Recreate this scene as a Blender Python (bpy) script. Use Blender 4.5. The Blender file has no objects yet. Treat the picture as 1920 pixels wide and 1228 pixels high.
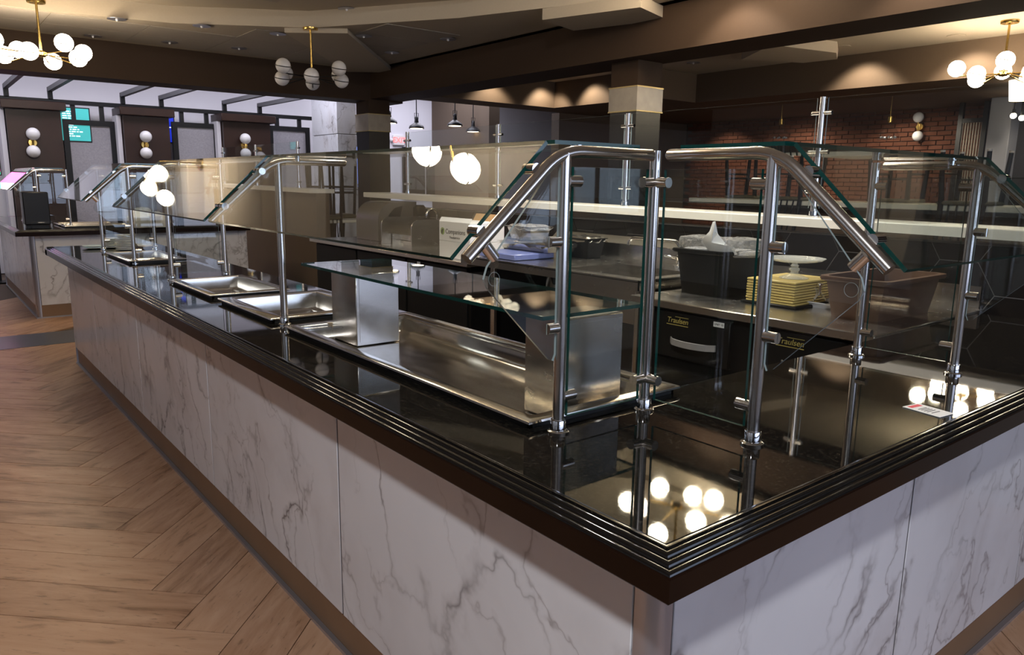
import bpy, bmesh, math, random
from mathutils import Vector, Matrix
random.seed(7)
SC = bpy.context.scene
C = SC.collection
# ---------------------------------------------------------------- camera
F_PX, YAW, PITCH, ROLL = 1402.99, 0.895170532, -0.191154482, 0.0137599539
CAM = Vector((-0.881685638, -0.716337979, 1.39964394))
fw = Vector((math.cos(YAW)*math.cos(PITCH), math.sin(YAW)*math.cos(PITCH), math.sin(PITCH)))
r0 = Vector((math.sin(YAW), -math.cos(YAW), 0)); u0 = r0.cross(fw)
rt = r0*math.cos(ROLL)+u0*math.sin(ROLL); upv = -r0*math.sin(ROLL)+u0*math.cos(ROLL)
cd = bpy.data.cameras.new('camera'); cam = bpy.data.objects.new('camera', cd); C.objects.link(cam)
cd.sensor_width = 36; cd.lens = 36*F_PX/1920; cd.clip_start = .02; cd.clip_end = 200
cam.matrix_world = Matrix(((rt.x, upv.x, -fw.x, CAM.x), (rt.y, upv.y, -fw.y, CAM.y), (rt.z, upv.z, -fw.z, CAM.z), (0, 0, 0, 1)))
SC.camera = cam
# ---------------------------------------------------------------- world, exposure
W = bpy.data.worlds.new('world'); SC.world = W; W.use_nodes = True
W.node_tree.nodes['Background'].inputs[0].default_value = (.55, .65, .9, 1)
W.node_tree.nodes['Background'].inputs[1].default_value = .25
vs = SC.view_settings; vs.view_transform = 'Standard'; vs.look = 'None'; vs.gamma = 1; vs.use_curve_mapping = False; vs.exposure = -0.1
# ---------------------------------------------------------------- lamps: key can, window daylight, added unseen fill lights
def area(name, loc, rot, sx, sy, power, col):
    l = bpy.data.lights.new(name, 'AREA'); l.shape = 'RECTANGLE'; l.size = sx; l.size_y = sy; l.energy = power; l.color = col
    o = bpy.data.objects.new(name, l); C.objects.link(o); o.location = loc; o.rotation_euler = rot; return o
def spot(name, loc, target, power, col, angle=95, blend=.6, rad=.05):
    l = bpy.data.lights.new(name, 'SPOT'); l.energy = power; l.color = col; l.spot_size = math.radians(angle); l.spot_blend = blend; l.shadow_soft_size = rad
    o = bpy.data.objects.new(name, l); C.objects.link(o); o.location = loc
    d = Vector(target)-Vector(loc); o.rotation_euler = d.to_track_quat('-Z', 'Y').to_euler(); return o
WARM = (1, .80, .58); NEUT = (1, .93, .86); COOL = (.62, .72, 1)
spot('key_can_light', (-2.02, -1.56, 3.5), (-.3, .9, .3), 450, (.93, .95, 1), 125, .6, .11)
spot('wash_and_fill_spot', (-5.6, 2.0, 2.95), (-7.2, 2.0, 1.4), 200, (.80, .87, 1), 140, .6, .2)  # added unseen fill: brightens the left wall for bounce and steel reflections
spot('wash_and_fill_spot', (-5.6, -3.0, 2.95), (-7.2, -3.0, 1.4), 200, (.80, .87, 1), 140, .6, .2)  # second added fill on the left wall, no fixture
spot('prep_fill_light', (2.1, 2.2, 3.5), (2.2, 1.9, 0), 420, NEUT, 110, .7, .10)  # added unseen fill that brightens the kitchen worktops
area('daylight_window_light', (2.5, -6.3, 1.7), (math.radians(90), 0, 0), 7, 2.2, 110, COOL)
area('hall_fill_light', (1.5, 10.6, 3.35), (0, 0, 0), 7, 1.0, 165, (.90, .88, 1))  # added fill for the white hall, no fixture behind it
area('cafe_fill_light', (7.0, 11.4, 3.42), (0, 0, 0), 3.4, 1.6, 125, (.88, .87, 1))  # added fill so the cafe wall reads bright, no fixture
# ---------------------------------------------------------------- pixel rays of the photograph -> points in the place
def ray(u, v): return fw + rt*((u-960)/F_PX) - upv*((v-614)/F_PX)
def atx(u, v, x): d = ray(u, v); return CAM + d*((x-CAM.x)/d.x)
def aty(u, v, y): d = ray(u, v); return CAM + d*((y-CAM.y)/d.y)
def atz(u, v, z): d = ray(u, v); return CAM + d*((z-CAM.z)/d.z)
# ---------------------------------------------------------------- materials
MATS = {}
def nt(name):
    m = bpy.data.materials.new(name); m.use_nodes = True; MATS[name] = m
    b = m.node_tree.nodes['Principled BSDF']; return m, m.node_tree, b
def N(t, typ, **kw):
    n = t.nodes.new(typ)
    for k, v in kw.items():
        if k in n.bl_rna.properties: setattr(n, k, v)
        else: n.inputs[k].default_value = v
    return n
def coords(t, sc=(1, 1, 1), rot=(0, 0, 0), rand=0.0):
    g = N(t, 'ShaderNodeNewGeometry'); mp = N(t, 'ShaderNodeMapping'); mp.inputs['Scale'].default_value = sc; mp.inputs['Rotation'].default_value = rot
    src = g.outputs['Position']
    if rand:
        oi = N(t, 'ShaderNodeObjectInfo'); mu = N(t, 'ShaderNodeVectorMath', operation='SCALE'); mu.inputs[0].default_value = (7, 13, 5)
        t.links.new(oi.outputs['Random'], mu.inputs['Scale']); ad = N(t, 'ShaderNodeVectorMath', operation='ADD')
        t.links.new(src, ad.inputs[0]); t.links.new(mu.outputs[0], ad.inputs[1]); src = ad.outputs[0]
    t.links.new(src, mp.inputs['Vector']); return mp.outputs[0]
def ramp(t, fac, stops):
    r = N(t, 'ShaderNodeValToRGB'); e = r.color_ramp.elements
    while len(e) < len(stops): e.new(.5)
    for el, (p, c) in zip(e, stops):
        el.position = p; el.color = (c, c, c, 1) if isinstance(c, (int, float)) else tuple(c)+(1,)
    t.links.new(fac, r.inputs['Fac']); return r.outputs['Color']
def noise(t, vec, scale, detail=4, rough=.5, dist=0):
    n = N(t, 'ShaderNodeTexNoise'); n.inputs['Scale'].default_value = scale; n.inputs['Detail'].default_value = detail; n.inputs['Roughness'].default_value = rough; n.inputs['Distortion'].default_value = dist
    t.links.new(vec, n.inputs['Vector']); return n.outputs['Fac']
def mixc(t, fac, a, b, mode='MIX'):
    m = N(t, 'ShaderNodeMix', data_type='RGBA', blend_type=mode)
    for s, v in ((m.inputs['Factor'], fac), (m.inputs['A'], a), (m.inputs['B'], b)):
        pass
    ins = [m.inputs[0], m.inputs[6], m.inputs[7]]
    for s, v in zip(ins, (fac, a, b)):
        if hasattr(v, 'links'): t.links.new(v, s)
        elif isinstance(v, (int, float)): s.default_value = v
        else: s.default_value = tuple(v)+(1,) if len(v) == 3 else v
    return m.outputs[2]
def math_(t, op, a, b=None):
    m = N(t, 'ShaderNodeMath', operation=op)
    for i, v in enumerate((a, b)):
        if v is None: continue
        if hasattr(v, 'links'): t.links.new(v, m.inputs[i])
        else: m.inputs[i].default_value = v
    return m.outputs[0]
def plain(name, col, rough=.5, metal=0, spec=.5, var=0.0, scale=20, bump=0):
    m, t, b = nt(name); b.inputs['Base Color'].default_value = tuple(col)+(1,); b.inputs['Roughness'].default_value = rough; b.inputs['Metallic'].default_value = metal
    b.inputs['Specular IOR Level'].default_value = spec
    if var:
        v = coords(t); f = noise(t, v, scale)
        t.links.new(mixc(t, f, tuple(c*(1-var) for c in col), tuple(min(1, c*(1+var)) for c in col)), b.inputs['Base Color'])
        if bump:
            bp = N(t, 'ShaderNodeBump'); bp.inputs['Strength'].default_value = bump; bp.inputs['Distance'].default_value = .01; t.links.new(f, bp.inputs['Height']); t.links.new(bp.outputs[0], b.inputs['Normal'])
    return m
def emit(name, col, strength):
    m, t, b = nt(name); b.inputs['Base Color'].default_value = tuple(col)+(1,); b.inputs['Emission Color'].default_value = tuple(col)+(1,); b.inputs['Emission Strength'].default_value = strength; return m
def marble(name, rot, tone=(.74, .73, .75), rand=1.0):
    m, t, b = nt(name); v = coords(t, (1, 1, 1), (0, 0, 0), rand)
    w = N(t, 'ShaderNodeTexNoise'); w.inputs['Scale'].default_value = 2.1; w.inputs['Detail'].default_value = 5; w.inputs['Roughness'].default_value = .62; t.links.new(v, w.inputs['Vector'])
    sub = N(t, 'ShaderNodeVectorMath', operation='SUBTRACT'); t.links.new(w.outputs['Color'], sub.inputs[0]); sub.inputs[1].default_value = (.5, .5, .5)
    sc = N(t, 'ShaderNodeVectorMath', operation='SCALE'); t.links.new(sub.outputs[0], sc.inputs[0]); sc.inputs['Scale'].default_value = .42
    ad = N(t, 'ShaderNodeVectorMath', operation='ADD'); t.links.new(v, ad.inputs[0]); t.links.new(sc.outputs[0], ad.inputs[1])
    mp = N(t, 'ShaderNodeCombineXYZ'); D_ = Vector((.36, .36, .86)).normalized(); E1 = D_.cross(Vector((0, 0, 1))).normalized(); E2 = D_.cross(E1)
    for i_, (e_, k_) in enumerate(((E1, 2.3), (E2, 2.3), (D_, .75))):
        dp = N(t, 'ShaderNodeVectorMath', operation='DOT_PRODUCT'); t.links.new(ad.outputs[0], dp.inputs[0]); dp.inputs[1].default_value = e_*k_; t.links.new(dp.outputs['Value'], mp.inputs[i_])
    def vein(scale, width, seedoff):
        mm = N(t, 'ShaderNodeMapping'); mm.inputs['Location'].default_value = seedoff; t.links.new(mp.outputs[0], mm.inputs['Vector'])
        f = noise(t, mm.outputs[0], scale, 2.5, .5); d = math_(t, 'ABSOLUTE', math_(t, 'SUBTRACT', f, .5)); return ramp(t, d, [(0, 1.0), (width, .25), (width*2.6, 0.0)])
    mask = ramp(t, noise(t, v, 2.3, 3), [(.42, 0.0), (.62, 1.0)])
    mask2 = ramp(t, noise(t, v, 3.7, 3), [(.40, .15), (.66, 1.0)])
    v1 = vein(.95, .010, (3, 1, 0)); v2 = vein(2.0, .011, (11, 5, 2))
    soft = ramp(t, math_(t, 'ABSOLUTE', math_(t, 'SUBTRACT', noise(t, mp.outputs[0], .95, 2.5, .5), .47)), [(0, 1.0), (.09, 0.0)])
    cloud = noise(t, v, 1.6, 4)
    base = mixc(t, ramp(t, cloud, [(.35, 0.0), (.7, 1.0)]), tone, tuple(c*.90 for c in tone))
    c1 = mixc(t, math_(t, 'MULTIPLY', math_(t, 'MULTIPLY', soft, mask), .42), base, (.50, .46, .46))
    c2 = mixc(t, math_(t, 'MULTIPLY', math_(t, 'MULTIPLY', v2, mask), .75), c1, (.30, .27, .27))
    c3 = mixc(t, math_(t, 'MULTIPLY', math_(t, 'MULTIPLY', v1, mask2), .9), c2, (.13, .11, .11))
    t.links.new(c3, b.inputs['Base Color']); b.inputs['Roughness'].default_value = .22; b.inputs['Specular IOR Level'].default_value = .3
    return m
def wood_tile():
    m, t, b = nt('wood_plank'); g = N(t, 'ShaderNodeTexCoord'); oi = N(t, 'ShaderNodeObjectInfo')
    mu = N(t, 'ShaderNodeVectorMath', operation='SCALE'); mu.inputs[0].default_value = (9, 17, 3); t.links.new(oi.outputs['Random'], mu.inputs['Scale'])
    ad = N(t, 'ShaderNodeVectorMath', operation='ADD'); t.links.new(g.outputs['Object'], ad.inputs[0]); t.links.new(mu.outputs[0], ad.inputs[1])
    mp = N(t, 'ShaderNodeMapping'); mp.inputs['Scale'].default_value = (1.6, 9, 1); t.links.new(ad.outputs[0], mp.inputs['Vector'])
    g1 = noise(t, mp.outputs[0], 2.2, 6, .62, .5); g2 = noise(t, mp.outputs[0], 9, 5, .7)
    tone = ramp(t, oi.outputs['Random'], [(0, (.20, .092, .046)), (.45, (.35, .178, .094)), (1, (.48, .275, .16))])
    c = mixc(t, ramp(t, g1, [(.3, 0.0), (.75, 1.0)]), tone, (.55, .34, .215)); 
    c = mixc(t, ramp(t, g1, [(.28, .75), (.42, 0.0)]), c, (.14, .075, .04))
    c = mixc(t, ramp(t, g2, [(.32, .6), (.40, 0.0)]), c, (.12, .065, .035))
    t.links.new(c, b.inputs['Base Color']); b.inputs['Roughness'].default_value = .42; b.inputs['Specular IOR Level'].default_value = .35
    bp = N(t, 'ShaderNodeBump'); bp.inputs['Strength'].default_value = .12; bp.inputs['Distance'].default_value = .004; t.links.new(g2, bp.inputs['Height']); t.links.new(bp.outputs[0], b.inputs['Normal'])
def granite():
    m, t, b = nt('black_granite'); v = coords(t); f = noise(t, v, 160, 3, .6); f2 = noise(t, v, 14, 4, .6)
    c = mixc(t, ramp(t, f, [(.55, 0.0), (.72, 1.0)]), (.006, .0055, .005), (.05, .042, .03)); t.links.new(c, b.inputs['Base Color'])
    t.links.new(ramp(t, f2, [(.3, .018), (.75, .045)]), b.inputs['Roughness']); b.inputs['Specular IOR Level'].default_value = .62
    bp = N(t, 'ShaderNodeBump'); bp.inputs['Strength'].default_value = .012; bp.inputs['Distance'].default_value = .0006; t.links.new(f, bp.inputs['Height']); t.links.new(bp.outputs[0], b.inputs['Normal'])
def steel(name, col, rough, stretch, amt=.10):
    m, t, b = nt(name); v = coords(t, stretch); f = noise(t, v, 6, 4, .6)
    t.links.new(ramp(t, f, [(.3, max(.04, rough-amt)), (.7, rough+amt)]), b.inputs['Roughness']); b.inputs['Metallic'].default_value = 1
    b.inputs['Base Color'].default_value = tuple(col)+(1,)
def glass(name, tint, base=.04, haze=0.0):
    m = bpy.data.materials.new(name); m.use_nodes = True; MATS[name] = m; t = m.node_tree; t.nodes.clear()
    out = N(t, 'ShaderNodeOutputMaterial'); tr = N(t, 'ShaderNodeBsdfTransparent'); tr.inputs[0].default_value = tuple(tint)+(1,)
    gl = N(t, 'ShaderNodeBsdfGlossy'); gl.inputs['Roughness'].default_value = 0.01; gl.inputs[0].default_value = (1, 1, 1, 1)
    lw = N(t, 'ShaderNodeLayerWeight'); lw.inputs[0].default_value = .5
    p = math_(t, 'POWER', lw.outputs['Facing'], 5.0); f = math_(t, 'ADD', math_(t, 'MULTIPLY', p, 1-base), base)
    mx = N(t, 'ShaderNodeMixShader'); t.links.new(f, mx.inputs[0]); t.links.new(tr.outputs[0], mx.inputs[1]); t.links.new(gl.outputs[0], mx.inputs[2])
    t.links.new(mx.outputs[0], out.inputs[0])
wood_tile(); granite()
marble('marble_panel', (0, 0, 0))
marble('marble_column', (0, 0, 0), (.78, .80, .86))
steel('brushed_steel', (.62, .59, .55), .24, (1, 1, 1), .06)
steel('tube_steel', (.76, .72, .68), .20, (1, 1, 1), .012)
steel('sheet_steel', (.62, .59, .55), .24, (2, 2, 6), .04)
steel('well_steel', (.74, .70, .65), .15, (3, 1, 1), .02)
plain('chrome', (.75, .75, .75), .06, 1)
glass('clear_glass', (.94, .965, .955)); glass('thin_glass', (.93, .95, .95), .05)
plain('glass_edge', (.003, .045, .038), .12, 0, .8)
plain('edge_wood', (.012, .0050, .0028), .26, 0, .12, .35, 8)
plain('edge_gloss', (.006, .005, .0045), .09, 0, .8)
plain('toe_bronze', (.25, .155, .092), .42, .25, .4, .15, 5)
plain('alu_trim', (.45, .46, .52), .3, .8); plain('wall_gray_light', (.45, .46, .48), .7); plain('seam_dark', (.07, .07, .08), .4, .5)
plain('black_rubber', (.012, .012, .012), .55)
plain('black_metal', (.006, .006, .007), .4, 0, .35)
plain('dark_void', (.008, .007, .007), .6)
plain('kitchen_floor', (.05, .035, .026), .35, 0, .4, .3, 6)
plain('dark_strip_tile', (.035, .036, .045), .3, 0, .5, .2, 10)
plain('grout', (.10, .07, .05), .8)
plain('soffit_brown', (.13, .092, .062), .75, 0, .2, .06, 40)
plain('beam_brown', (.050, .031, .020), .75, 0, .2, .06, 40)
plain('ceiling_cream', (.42, .36, .28), .8, 0, .2, .04, 60)
plain('ceiling_tile', (.36, .32, .27), .85, 0, .2, .10, 120)
plain('tray_cream', (.55, .48, .36), .8, 0, .2)
plain('wall_white', (.72, .71, .76), .7, 0, .2, .03, 3)
plain('wall_gray', (.20, .20, .22), .6, 0, .3, .05, 3)
plain('wall_brown', (.115, .085, .062), .7, 0, .2, .05, 5)
plain('wall_dark', (.012, .010, .009), .7, 0, .2)
plain('column_black', (.010, .009, .010), .35, 0, .5)
plain('dark_wood', (.026, .010, .006), .42, 0, .4, .3, 6)
plain('band_stone', (.34, .30, .25), .3, 0, .4, .25, 9)
plain('brass', (.62, .42, .13), .25, 1)
plain('opal_glass', (.72, .71, .72), .12, 0, .5)
plain('white_quartz', (.80, .77, .68), .3, 0, .4, .05, 9)
plain('hex_tile', (.014, .0115, .010), .32, 0, .3, .2, 4)
plain('hex_grout', (.30, .28, .26), .8)
plain('black_plastic', (.009, .0085, .008), .45, 0, .16, .2, 30)
plain('brown_plastic', (.085, .045, .028), .5, 0, .35, .12, 25)
plain('white_china', (.82, .82, .76), .18, 0, .5)
plain('cardboard', (.42, .26, .12), .8)
plain('white_carton', (.72, .72, .72), .7)
plain('print_black', (.02, .02, .02), .6); plain('print_green', (.25, .36, .10), .6); plain('print_red', (.75, .10, .12), .6)
plain('yellow_board', (.62, .48, .16), .4, 0, .4, .15, 12); plain('orange_edge', (.75, .42, .12), .5)
plain('white_tray', (.78, .78, .80), .35)
plain('paper_white', (.80, .80, .78), .8)
plain('foil', (.72, .71, .68), .22, 1, .5, .1, 60)
glass('plastic_film', (.90, .90, .90), .16)
plain('blue_tray', (.16, .20, .45), .3)
plain('gold_letter', (.75, .62, .18), .35, .4)
plain('chair_black', (.006, .0055, .005), .5, 0, .2); plain('chair_wood', (.05, .034, .024), .45, 0, .4)
plain('seat_olive', (.10, .085, .05), .6); plain('rubber_tip', (.50, .45, .38), .6)
plain('woven_gray', (.34, .33, .36), .8, 0, .2, .25, 55)
plain('dispenser_grey', (.14, .125, .11), .25, 0, .5)
plain('brick_red', (.115, .042, .024), .85, 0, .2, .45, 9, .3); plain('mortar', (.085, .06, .045), .9)
plain('linen', (.66, .63, .56), .9, 0, .2, .1, 30)
plain('sign_white', (.75, .74, .74), .5)
emit('globe_lit', (1, .84, .62), 42); emit('can_lens', (1, .86, .66), 9); emit('pendant_bulb', (1, .80, .55), 7)
emit('exit_red', (1, .16, .16), 1.6); emit('screen_teal', (.04, .36, .36), 1.0); emit('screen_white', (.75, .85, .9), 1.2); emit('screen_blue', (.01, .03, .5), 1.0)
emit('window_sky', (.62, .74, 1), 1.6); emit('blue_glow', (.12, .25, .85), 1.0); emit('shade_warm', (1, .86, .62), 3)
emit('screen_pink', (.9, .12, .45), 5.5); emit('screen_cream', (1, .85, .8), 6.0); emit('screen_green', (.05, .5, .3), 4.5); emit('screen_violet', (.4, .2, .9), 5.0)
plain('glass_edge_pale', (.30, .36, .36), .2)
plain('alu_bright', (.62, .62, .62), .35, .6)
m_, t_, b_ = nt('crinkle_film'); b_.inputs['Base Color'].default_value = (.70, .68, .64, 1); b_.inputs['Roughness'].default_value = .10; b_.inputs['Alpha'].default_value = .45; b_.inputs['Specular IOR Level'].default_value = 1.0
bp_ = N(t_, 'ShaderNodeBump'); bp_.inputs['Strength'].default_value = 1.0; bp_.inputs['Distance'].default_value = .05; t_.links.new(noise(t_, coords(t_), 38, 3, .6, 1.0), bp_.inputs['Height']); t_.links.new(bp_.outputs[0], b_.inputs['Normal'])
m_, t_, b_ = nt('cake_glass'); b_.inputs['Base Color'].default_value = (.8, .82, .75, 1); b_.inputs['Roughness'].default_value = .05; b_.inputs['Alpha'].default_value = .35; b_.inputs['Specular IOR Level'].default_value = 1.0
plain('can_dark', (.05, .045, .04), .4); plain('brass_dim', (.45, .36, .18), .4, .8); plain('frame_gray', (.10, .10, .11), .5)
# ---------------------------------------------------------------- mesh builder
class MB:
    def __init__(s): s.v = []; s.f = []; s.mi = []
    def add(s, vs, fs, mi=0):
        o = len(s.v); s.v += [tuple(p) for p in vs]; s.f += [tuple(i+o for i in f) for f in fs]; s.mi += ([mi]*len(fs) if isinstance(mi, int) else list(mi)); return s
    def box(s, a, b, mi=0):
        x0, y0, z0 = a; x1, y1, z1 = b
        return s.add([(x0, y0, z0), (x1, y0, z0), (x1, y1, z0), (x0, y1, z0), (x0, y0, z1), (x1, y0, z1), (x1, y1, z1), (x0, y1, z1)],
                     [(3, 2, 1, 0), (4, 5, 6, 7), (0, 1, 5, 4), (1, 2, 6, 5), (2, 3, 7, 6), (3, 0, 4, 7)], mi)
    def cbox(s, a, b, c, mi=0):
        bm = bmesh.new(); bmesh.ops.create_cube(bm, size=1)
        for v in bm.verts: v.co = Vector([(a[i]+b[i])/2+v.co[i]*(b[i]-a[i]) for i in range(3)])
        bmesh.ops.bevel(bm, geom=bm.edges[:], offset=c, segments=1, affect='EDGES', profile=.5)
        bm.verts.index_update(); s.add([v.co[:] for v in bm.verts], [[v.index for v in f.verts] for f in bm.faces], mi); bm.free(); return s
    def tube(s, pts, r, n=12, mi=0, closed=False):
        pts = [Vector(p) for p in pts]; m = len(pts); vs = []; fs = []
        t0 = (pts[1]-pts[0]).normalized(); ref = Vector((0, 0, 1)) if abs(t0.z) < .9 else Vector((1, 0, 0)); nrm = (ref-t0*ref.dot(t0)).normalized()
        rs = r if isinstance(r, (list, tuple)) else [r]*m
        for i, p in enumerate(pts):
            if closed: t = (pts[(i+1) % m]-pts[i-1]).normalized()
            elif i == 0: t = t0
            elif i == m-1: t = (pts[i]-pts[i-1]).normalized()
            else: t = ((pts[i+1]-p).normalized()+(p-pts[i-1]).normalized()).normalized()
            nrm = (nrm-t*nrm.dot(t)).normalized(); b = t.cross(nrm)
            k = 1.0
            if 0 < i < m-1 and not closed:
                c = (p-pts[i-1]).normalized().dot(t); k = 1/max(.6, c)
            for j in range(n):
                a = 2*math.pi*j/n; vs.append(p+(nrm*math.cos(a)+b*math.sin(a))*rs[i]*(k if k < 1.05 else 1))
        for i in range(m if closed else m-1):
            for j in range(n): fs.append((i*n+j, i*n+(j+1) % n, ((i+1) % m)*n+(j+1) % n, ((i+1) % m)*n+j))
        if not closed: fs.append(tuple(range(n-1, -1, -1))); fs.append(tuple((m-1)*n+j for j in range(n)))
        return s.add(vs, fs, mi)
    def lathe(s, c, prof, n=24, mi=0, axis='z'):
        vs = []; fs = []; m = len(prof)
        for r, z in prof:
            for j in range(n):
                a = 2*math.pi*j/n; p = (r*math.cos(a), r*math.sin(a), z)
                if axis == 'x': p = (p[2], p[0], p[1])
                if axis == 'y': p = (p[0], p[2], p[1])
                vs.append((c[0]+p[0], c[1]+p[1], c[2]+p[2]))
        for i in range(m-1):
            for j in range(n): fs.append((i*n+j, i*n+(j+1) % n, (i+1)*n+(j+1) % n, (i+1)*n+j))
        fs.append(tuple(range(n-1, -1, -1))); fs.append(tuple((m-1)*n+j for j in range(n)))
        return s.add(vs, fs, mi)
    def sphere(s, c, r, n=20, m=12, mi=0):
        return s.lathe(c, [(max(r*math.sin(math.pi*i/m), r*.01), -r*math.cos(math.pi*i/m)) for i in range(m+1)], n, mi)
    def prism(s, poly, off, mi=0, side=None):
        poly = [Vector(p) for p in poly]; off = Vector(off); n = len(poly)
        vs = poly+[p+off for p in poly]; fs = [tuple(range(n-1, -1, -1)), tuple(range(n, 2*n))]+[(i, (i+1) % n, n+(i+1) % n, n+i) for i in range(n)]
        return s.add(vs, fs, [mi, mi]+[mi if side is None else side]*n)
    def build(s, name, mats, parent=None, kind=None, label=None, loc=None):
        me = bpy.data.meshes.new(name)
        if loc is None: base = top_loc(parent) if parent else Vector((0, 0, 0))
        else: base = Vector(loc)
        me.from_pydata([(p[0]-base.x, p[1]-base.y, p[2]-base.z) for p in s.v], [], s.f)
        if isinstance(mats, str): mats = [mats]
        for m in mats: me.materials.append(MATS[m])
        me.polygons.foreach_set('material_index', s.mi); me.validate(); me.update()
        bm = bmesh.new(); bm.from_mesh(me); bmesh.ops.recalc_face_normals(bm, faces=bm.faces); bm.to_mesh(me); bm.free()
        me.polygons.foreach_set('use_smooth', [True]*len(me.polygons)); me.set_sharp_from_angle(angle=math.radians(40))
        o = bpy.data.objects.new(name, me); C.objects.link(o)
        if parent is not None: o.parent = parent
        elif loc is not None: o.location = base
        if kind: o['kind'] = kind
        if label: o['label'] = label
        return o
def top_loc(o):
    while o.parent: o = o.parent
    return o.location.copy()
def tag(o, label, cat, group=None):
    o['label'] = label; o['category'] = cat
    if group: o['group'] = group
    return o
def thing(name, label, cat, loc=(0, 0, 0), group=None, rz=0):
    o = bpy.data.objects.new(name, None); C.objects.link(o); o.location = loc; o.rotation_euler = (0, 0, rz); o.empty_display_size = .1
    return tag(o, label, cat, group)
def copy_tree(o, loc=None, rot=None, label=None, parent=None):
    c = o.copy(); C.objects.link(c)
    if parent is not None: c.parent = parent
    if loc is not None: c.location = loc
    if rot is not None: c.rotation_euler = rot
    if label: c['label'] = label
    for ch in list(o.children): copy_tree(ch, parent=c)
    return c
def struct(o): o['kind'] = 'structure'; return o
def text(name, s, size, mat, parent, loc, rot, ext=.001, align='CENTER', shear=0):
    cu = bpy.data.curves.new(name, 'FONT'); cu.body = s; cu.size = size; cu.extrude = ext; cu.align_x = align; cu.align_y = 'CENTER'; cu.shear = shear
    to = bpy.data.objects.new(name+'_tmp', cu); C.objects.link(to); bpy.context.view_layer.update()
    me = bpy.data.meshes.new_from_object(to.evaluated_get(bpy.context.evaluated_depsgraph_get())); bpy.data.objects.remove(to)
    me.materials.clear(); me.materials.append(MATS[mat]); o = bpy.data.objects.new(name, me); C.objects.link(o); o.parent = parent
    o.location = Vector(loc)-top_loc(parent); o.rotation_euler = rot; return o
ZC = .885; OV = .12; ZF = .826; ZM = .870; ZB = .130
YE = 5.72; XE = 2.6; XI = .64; YI = .48
# ================================================================ SETTING
# floor: base slab, herringbone planks of 8 x 48 inch wood tile, dark strip between the islands
fl = struct(MB().box((-7.5, -6.6, -.1), (12.2, 13.6, -.012)).build('floor', 'grout'))
PW, PL = .2019, 1.2114; SQ = math.sqrt(.5)
ea = Vector((-SQ, SQ, 0)); eb = Vector((SQ, SQ, 0)); O0 = Vector((-.366, 1.612, 0))
g_ = .0018
pmesh = {}
def plank_mesh(L, Wd):
    bm = MB(); bm.box((g_, g_, -.012), (L-g_, Wd-g_, 0)); return bm
def inside(p):
    x, y = p.x, p.y
    if 6.52 < y < 7.16 and x < .8: return False
    return (-2.0 < x < .25 and .0 < y < 9.4) or (.6 < x < 3.6 and -1.1 < y < .2) or (.7 < x < 4.6 and 9.0 < y < 9.2)
def in_strip(c, e1, e2):
    ys = [(c+e1*a+e2*b).y for a in (0, 1) for b in (0, 1)]; return ys
pm_h = None
for m in range(-4, 5):
    for k in range(-40, 60):
        o = O0 + (ea+eb)*(k*PW) + (ea-eb)*(m*PL)
        for typ in (0, 1):
            p = o if typ == 0 else o + eb*PW
            e1 = ea if typ == 0 else eb; e2 = eb if typ == 0 else ea
            # V plank: a in [kW,kW+W], b in [kW+W,kW+W+L]
            if typ == 0: corner = p
            else: corner = p
            cs = [corner, corner+e1*PL, corner+e2*PW, corner+e1*PL+e2*PW, corner+e1*(PL/2)+e2*(PW/2)]
            if not any(inside(c) for c in cs): continue
            ob = None
            if pm_h is None:
                ob = plank_mesh(PL, PW).build('plank', 'wood_plank', fl); pm_h = ob.data
            else:
                ob = bpy.data.objects.new('plank', pm_h); C.objects.link(ob); ob.parent = fl
            # local x along e1, local y along e2 (mirror for type 1 by shifting so the frame stays right-handed)
            if typ == 0:   # e1=ea, e2=eb : z = e1 x e2 = -Z -> use x=ea, y=-eb with origin at corner+eb*W
                ob.matrix_local = Matrix(((ea.x, -eb.x, 0, (corner+eb*PW).x), (ea.y, -eb.y, 0, (corner+eb*PW).y), (0, 0, 1, 0), (0, 0, 0, 1)))
            else:
                ob.matrix_local = Matrix(((eb.x, ea.x, 0, corner.x), (eb.y, ea.y, 0, corner.y), (0, 0, 1, 0), (0, 0, 0, 1)))
for i in range(6):
    MB().box((-3.2+i*.9, 6.55, -.01), (-3.2+i*.9+.895, 7.15, .002)).build('strip_tile', 'dark_strip_tile', fl)
struct(MB().box((XI-.1, .3, -.012), (2.85, 7.4, .001)).build('floor_kitchen', 'kitchen_floor'))
struct(MB().box((2.85, -6.6, -.012), (12, 13.4, .0)).build('floor_dining', 'kitchen_floor'))
# outer walls
struct(MB().box((-7.2, 12.4, 0), (5.15, 12.6, 4.2)).build('wall_back', 'wall_white'))
struct(MB().box((5.15, 13.0, 0), (12.2, 13.2, 4.2)).build('wall_cafe', 'wall_white'))
struct(MB().box((-7.4, -6.6, 0), (-7.2, 13.2, 4.2)).build('wall_left', 'wall_gray_light'))
struct(MB().box((-7.4, -6.8, 0), (12.2, -6.6, 4.2)).build('wall_front', 'wall_gray'))
bw = struct(MB().box((11.62, -6.8, 0), (11.9, 13.2, 4.2)).build('wall_brick', 'mortar'))
# windows in the wall behind the photographer
for i in range(5):
    x = -3.0+i*2.3
    wn = struct(MB().box((x, -6.58, .8), (x+1.9, -6.56, 2.6)).build('window_%d' % (i+1), 'window_sky'))
    f = MB(); 
    for (a, b) in (((x-.06, -6.6, .74), (x, -6.5, 2.66)), ((x+1.9, -6.6, .74), (x+1.96, -6.5, 2.66)), ((x-.06, -6.6, .74), (x+1.96, -6.5, .8)), ((x-.06, -6.6, 2.6), (x+1.96, -6.5, 2.66)), ((x+.92, -6.6, .8), (x+.97, -6.51, 2.6))): f.box(a, b)
    f.build('window_frame', 'black_metal', wn)
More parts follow.
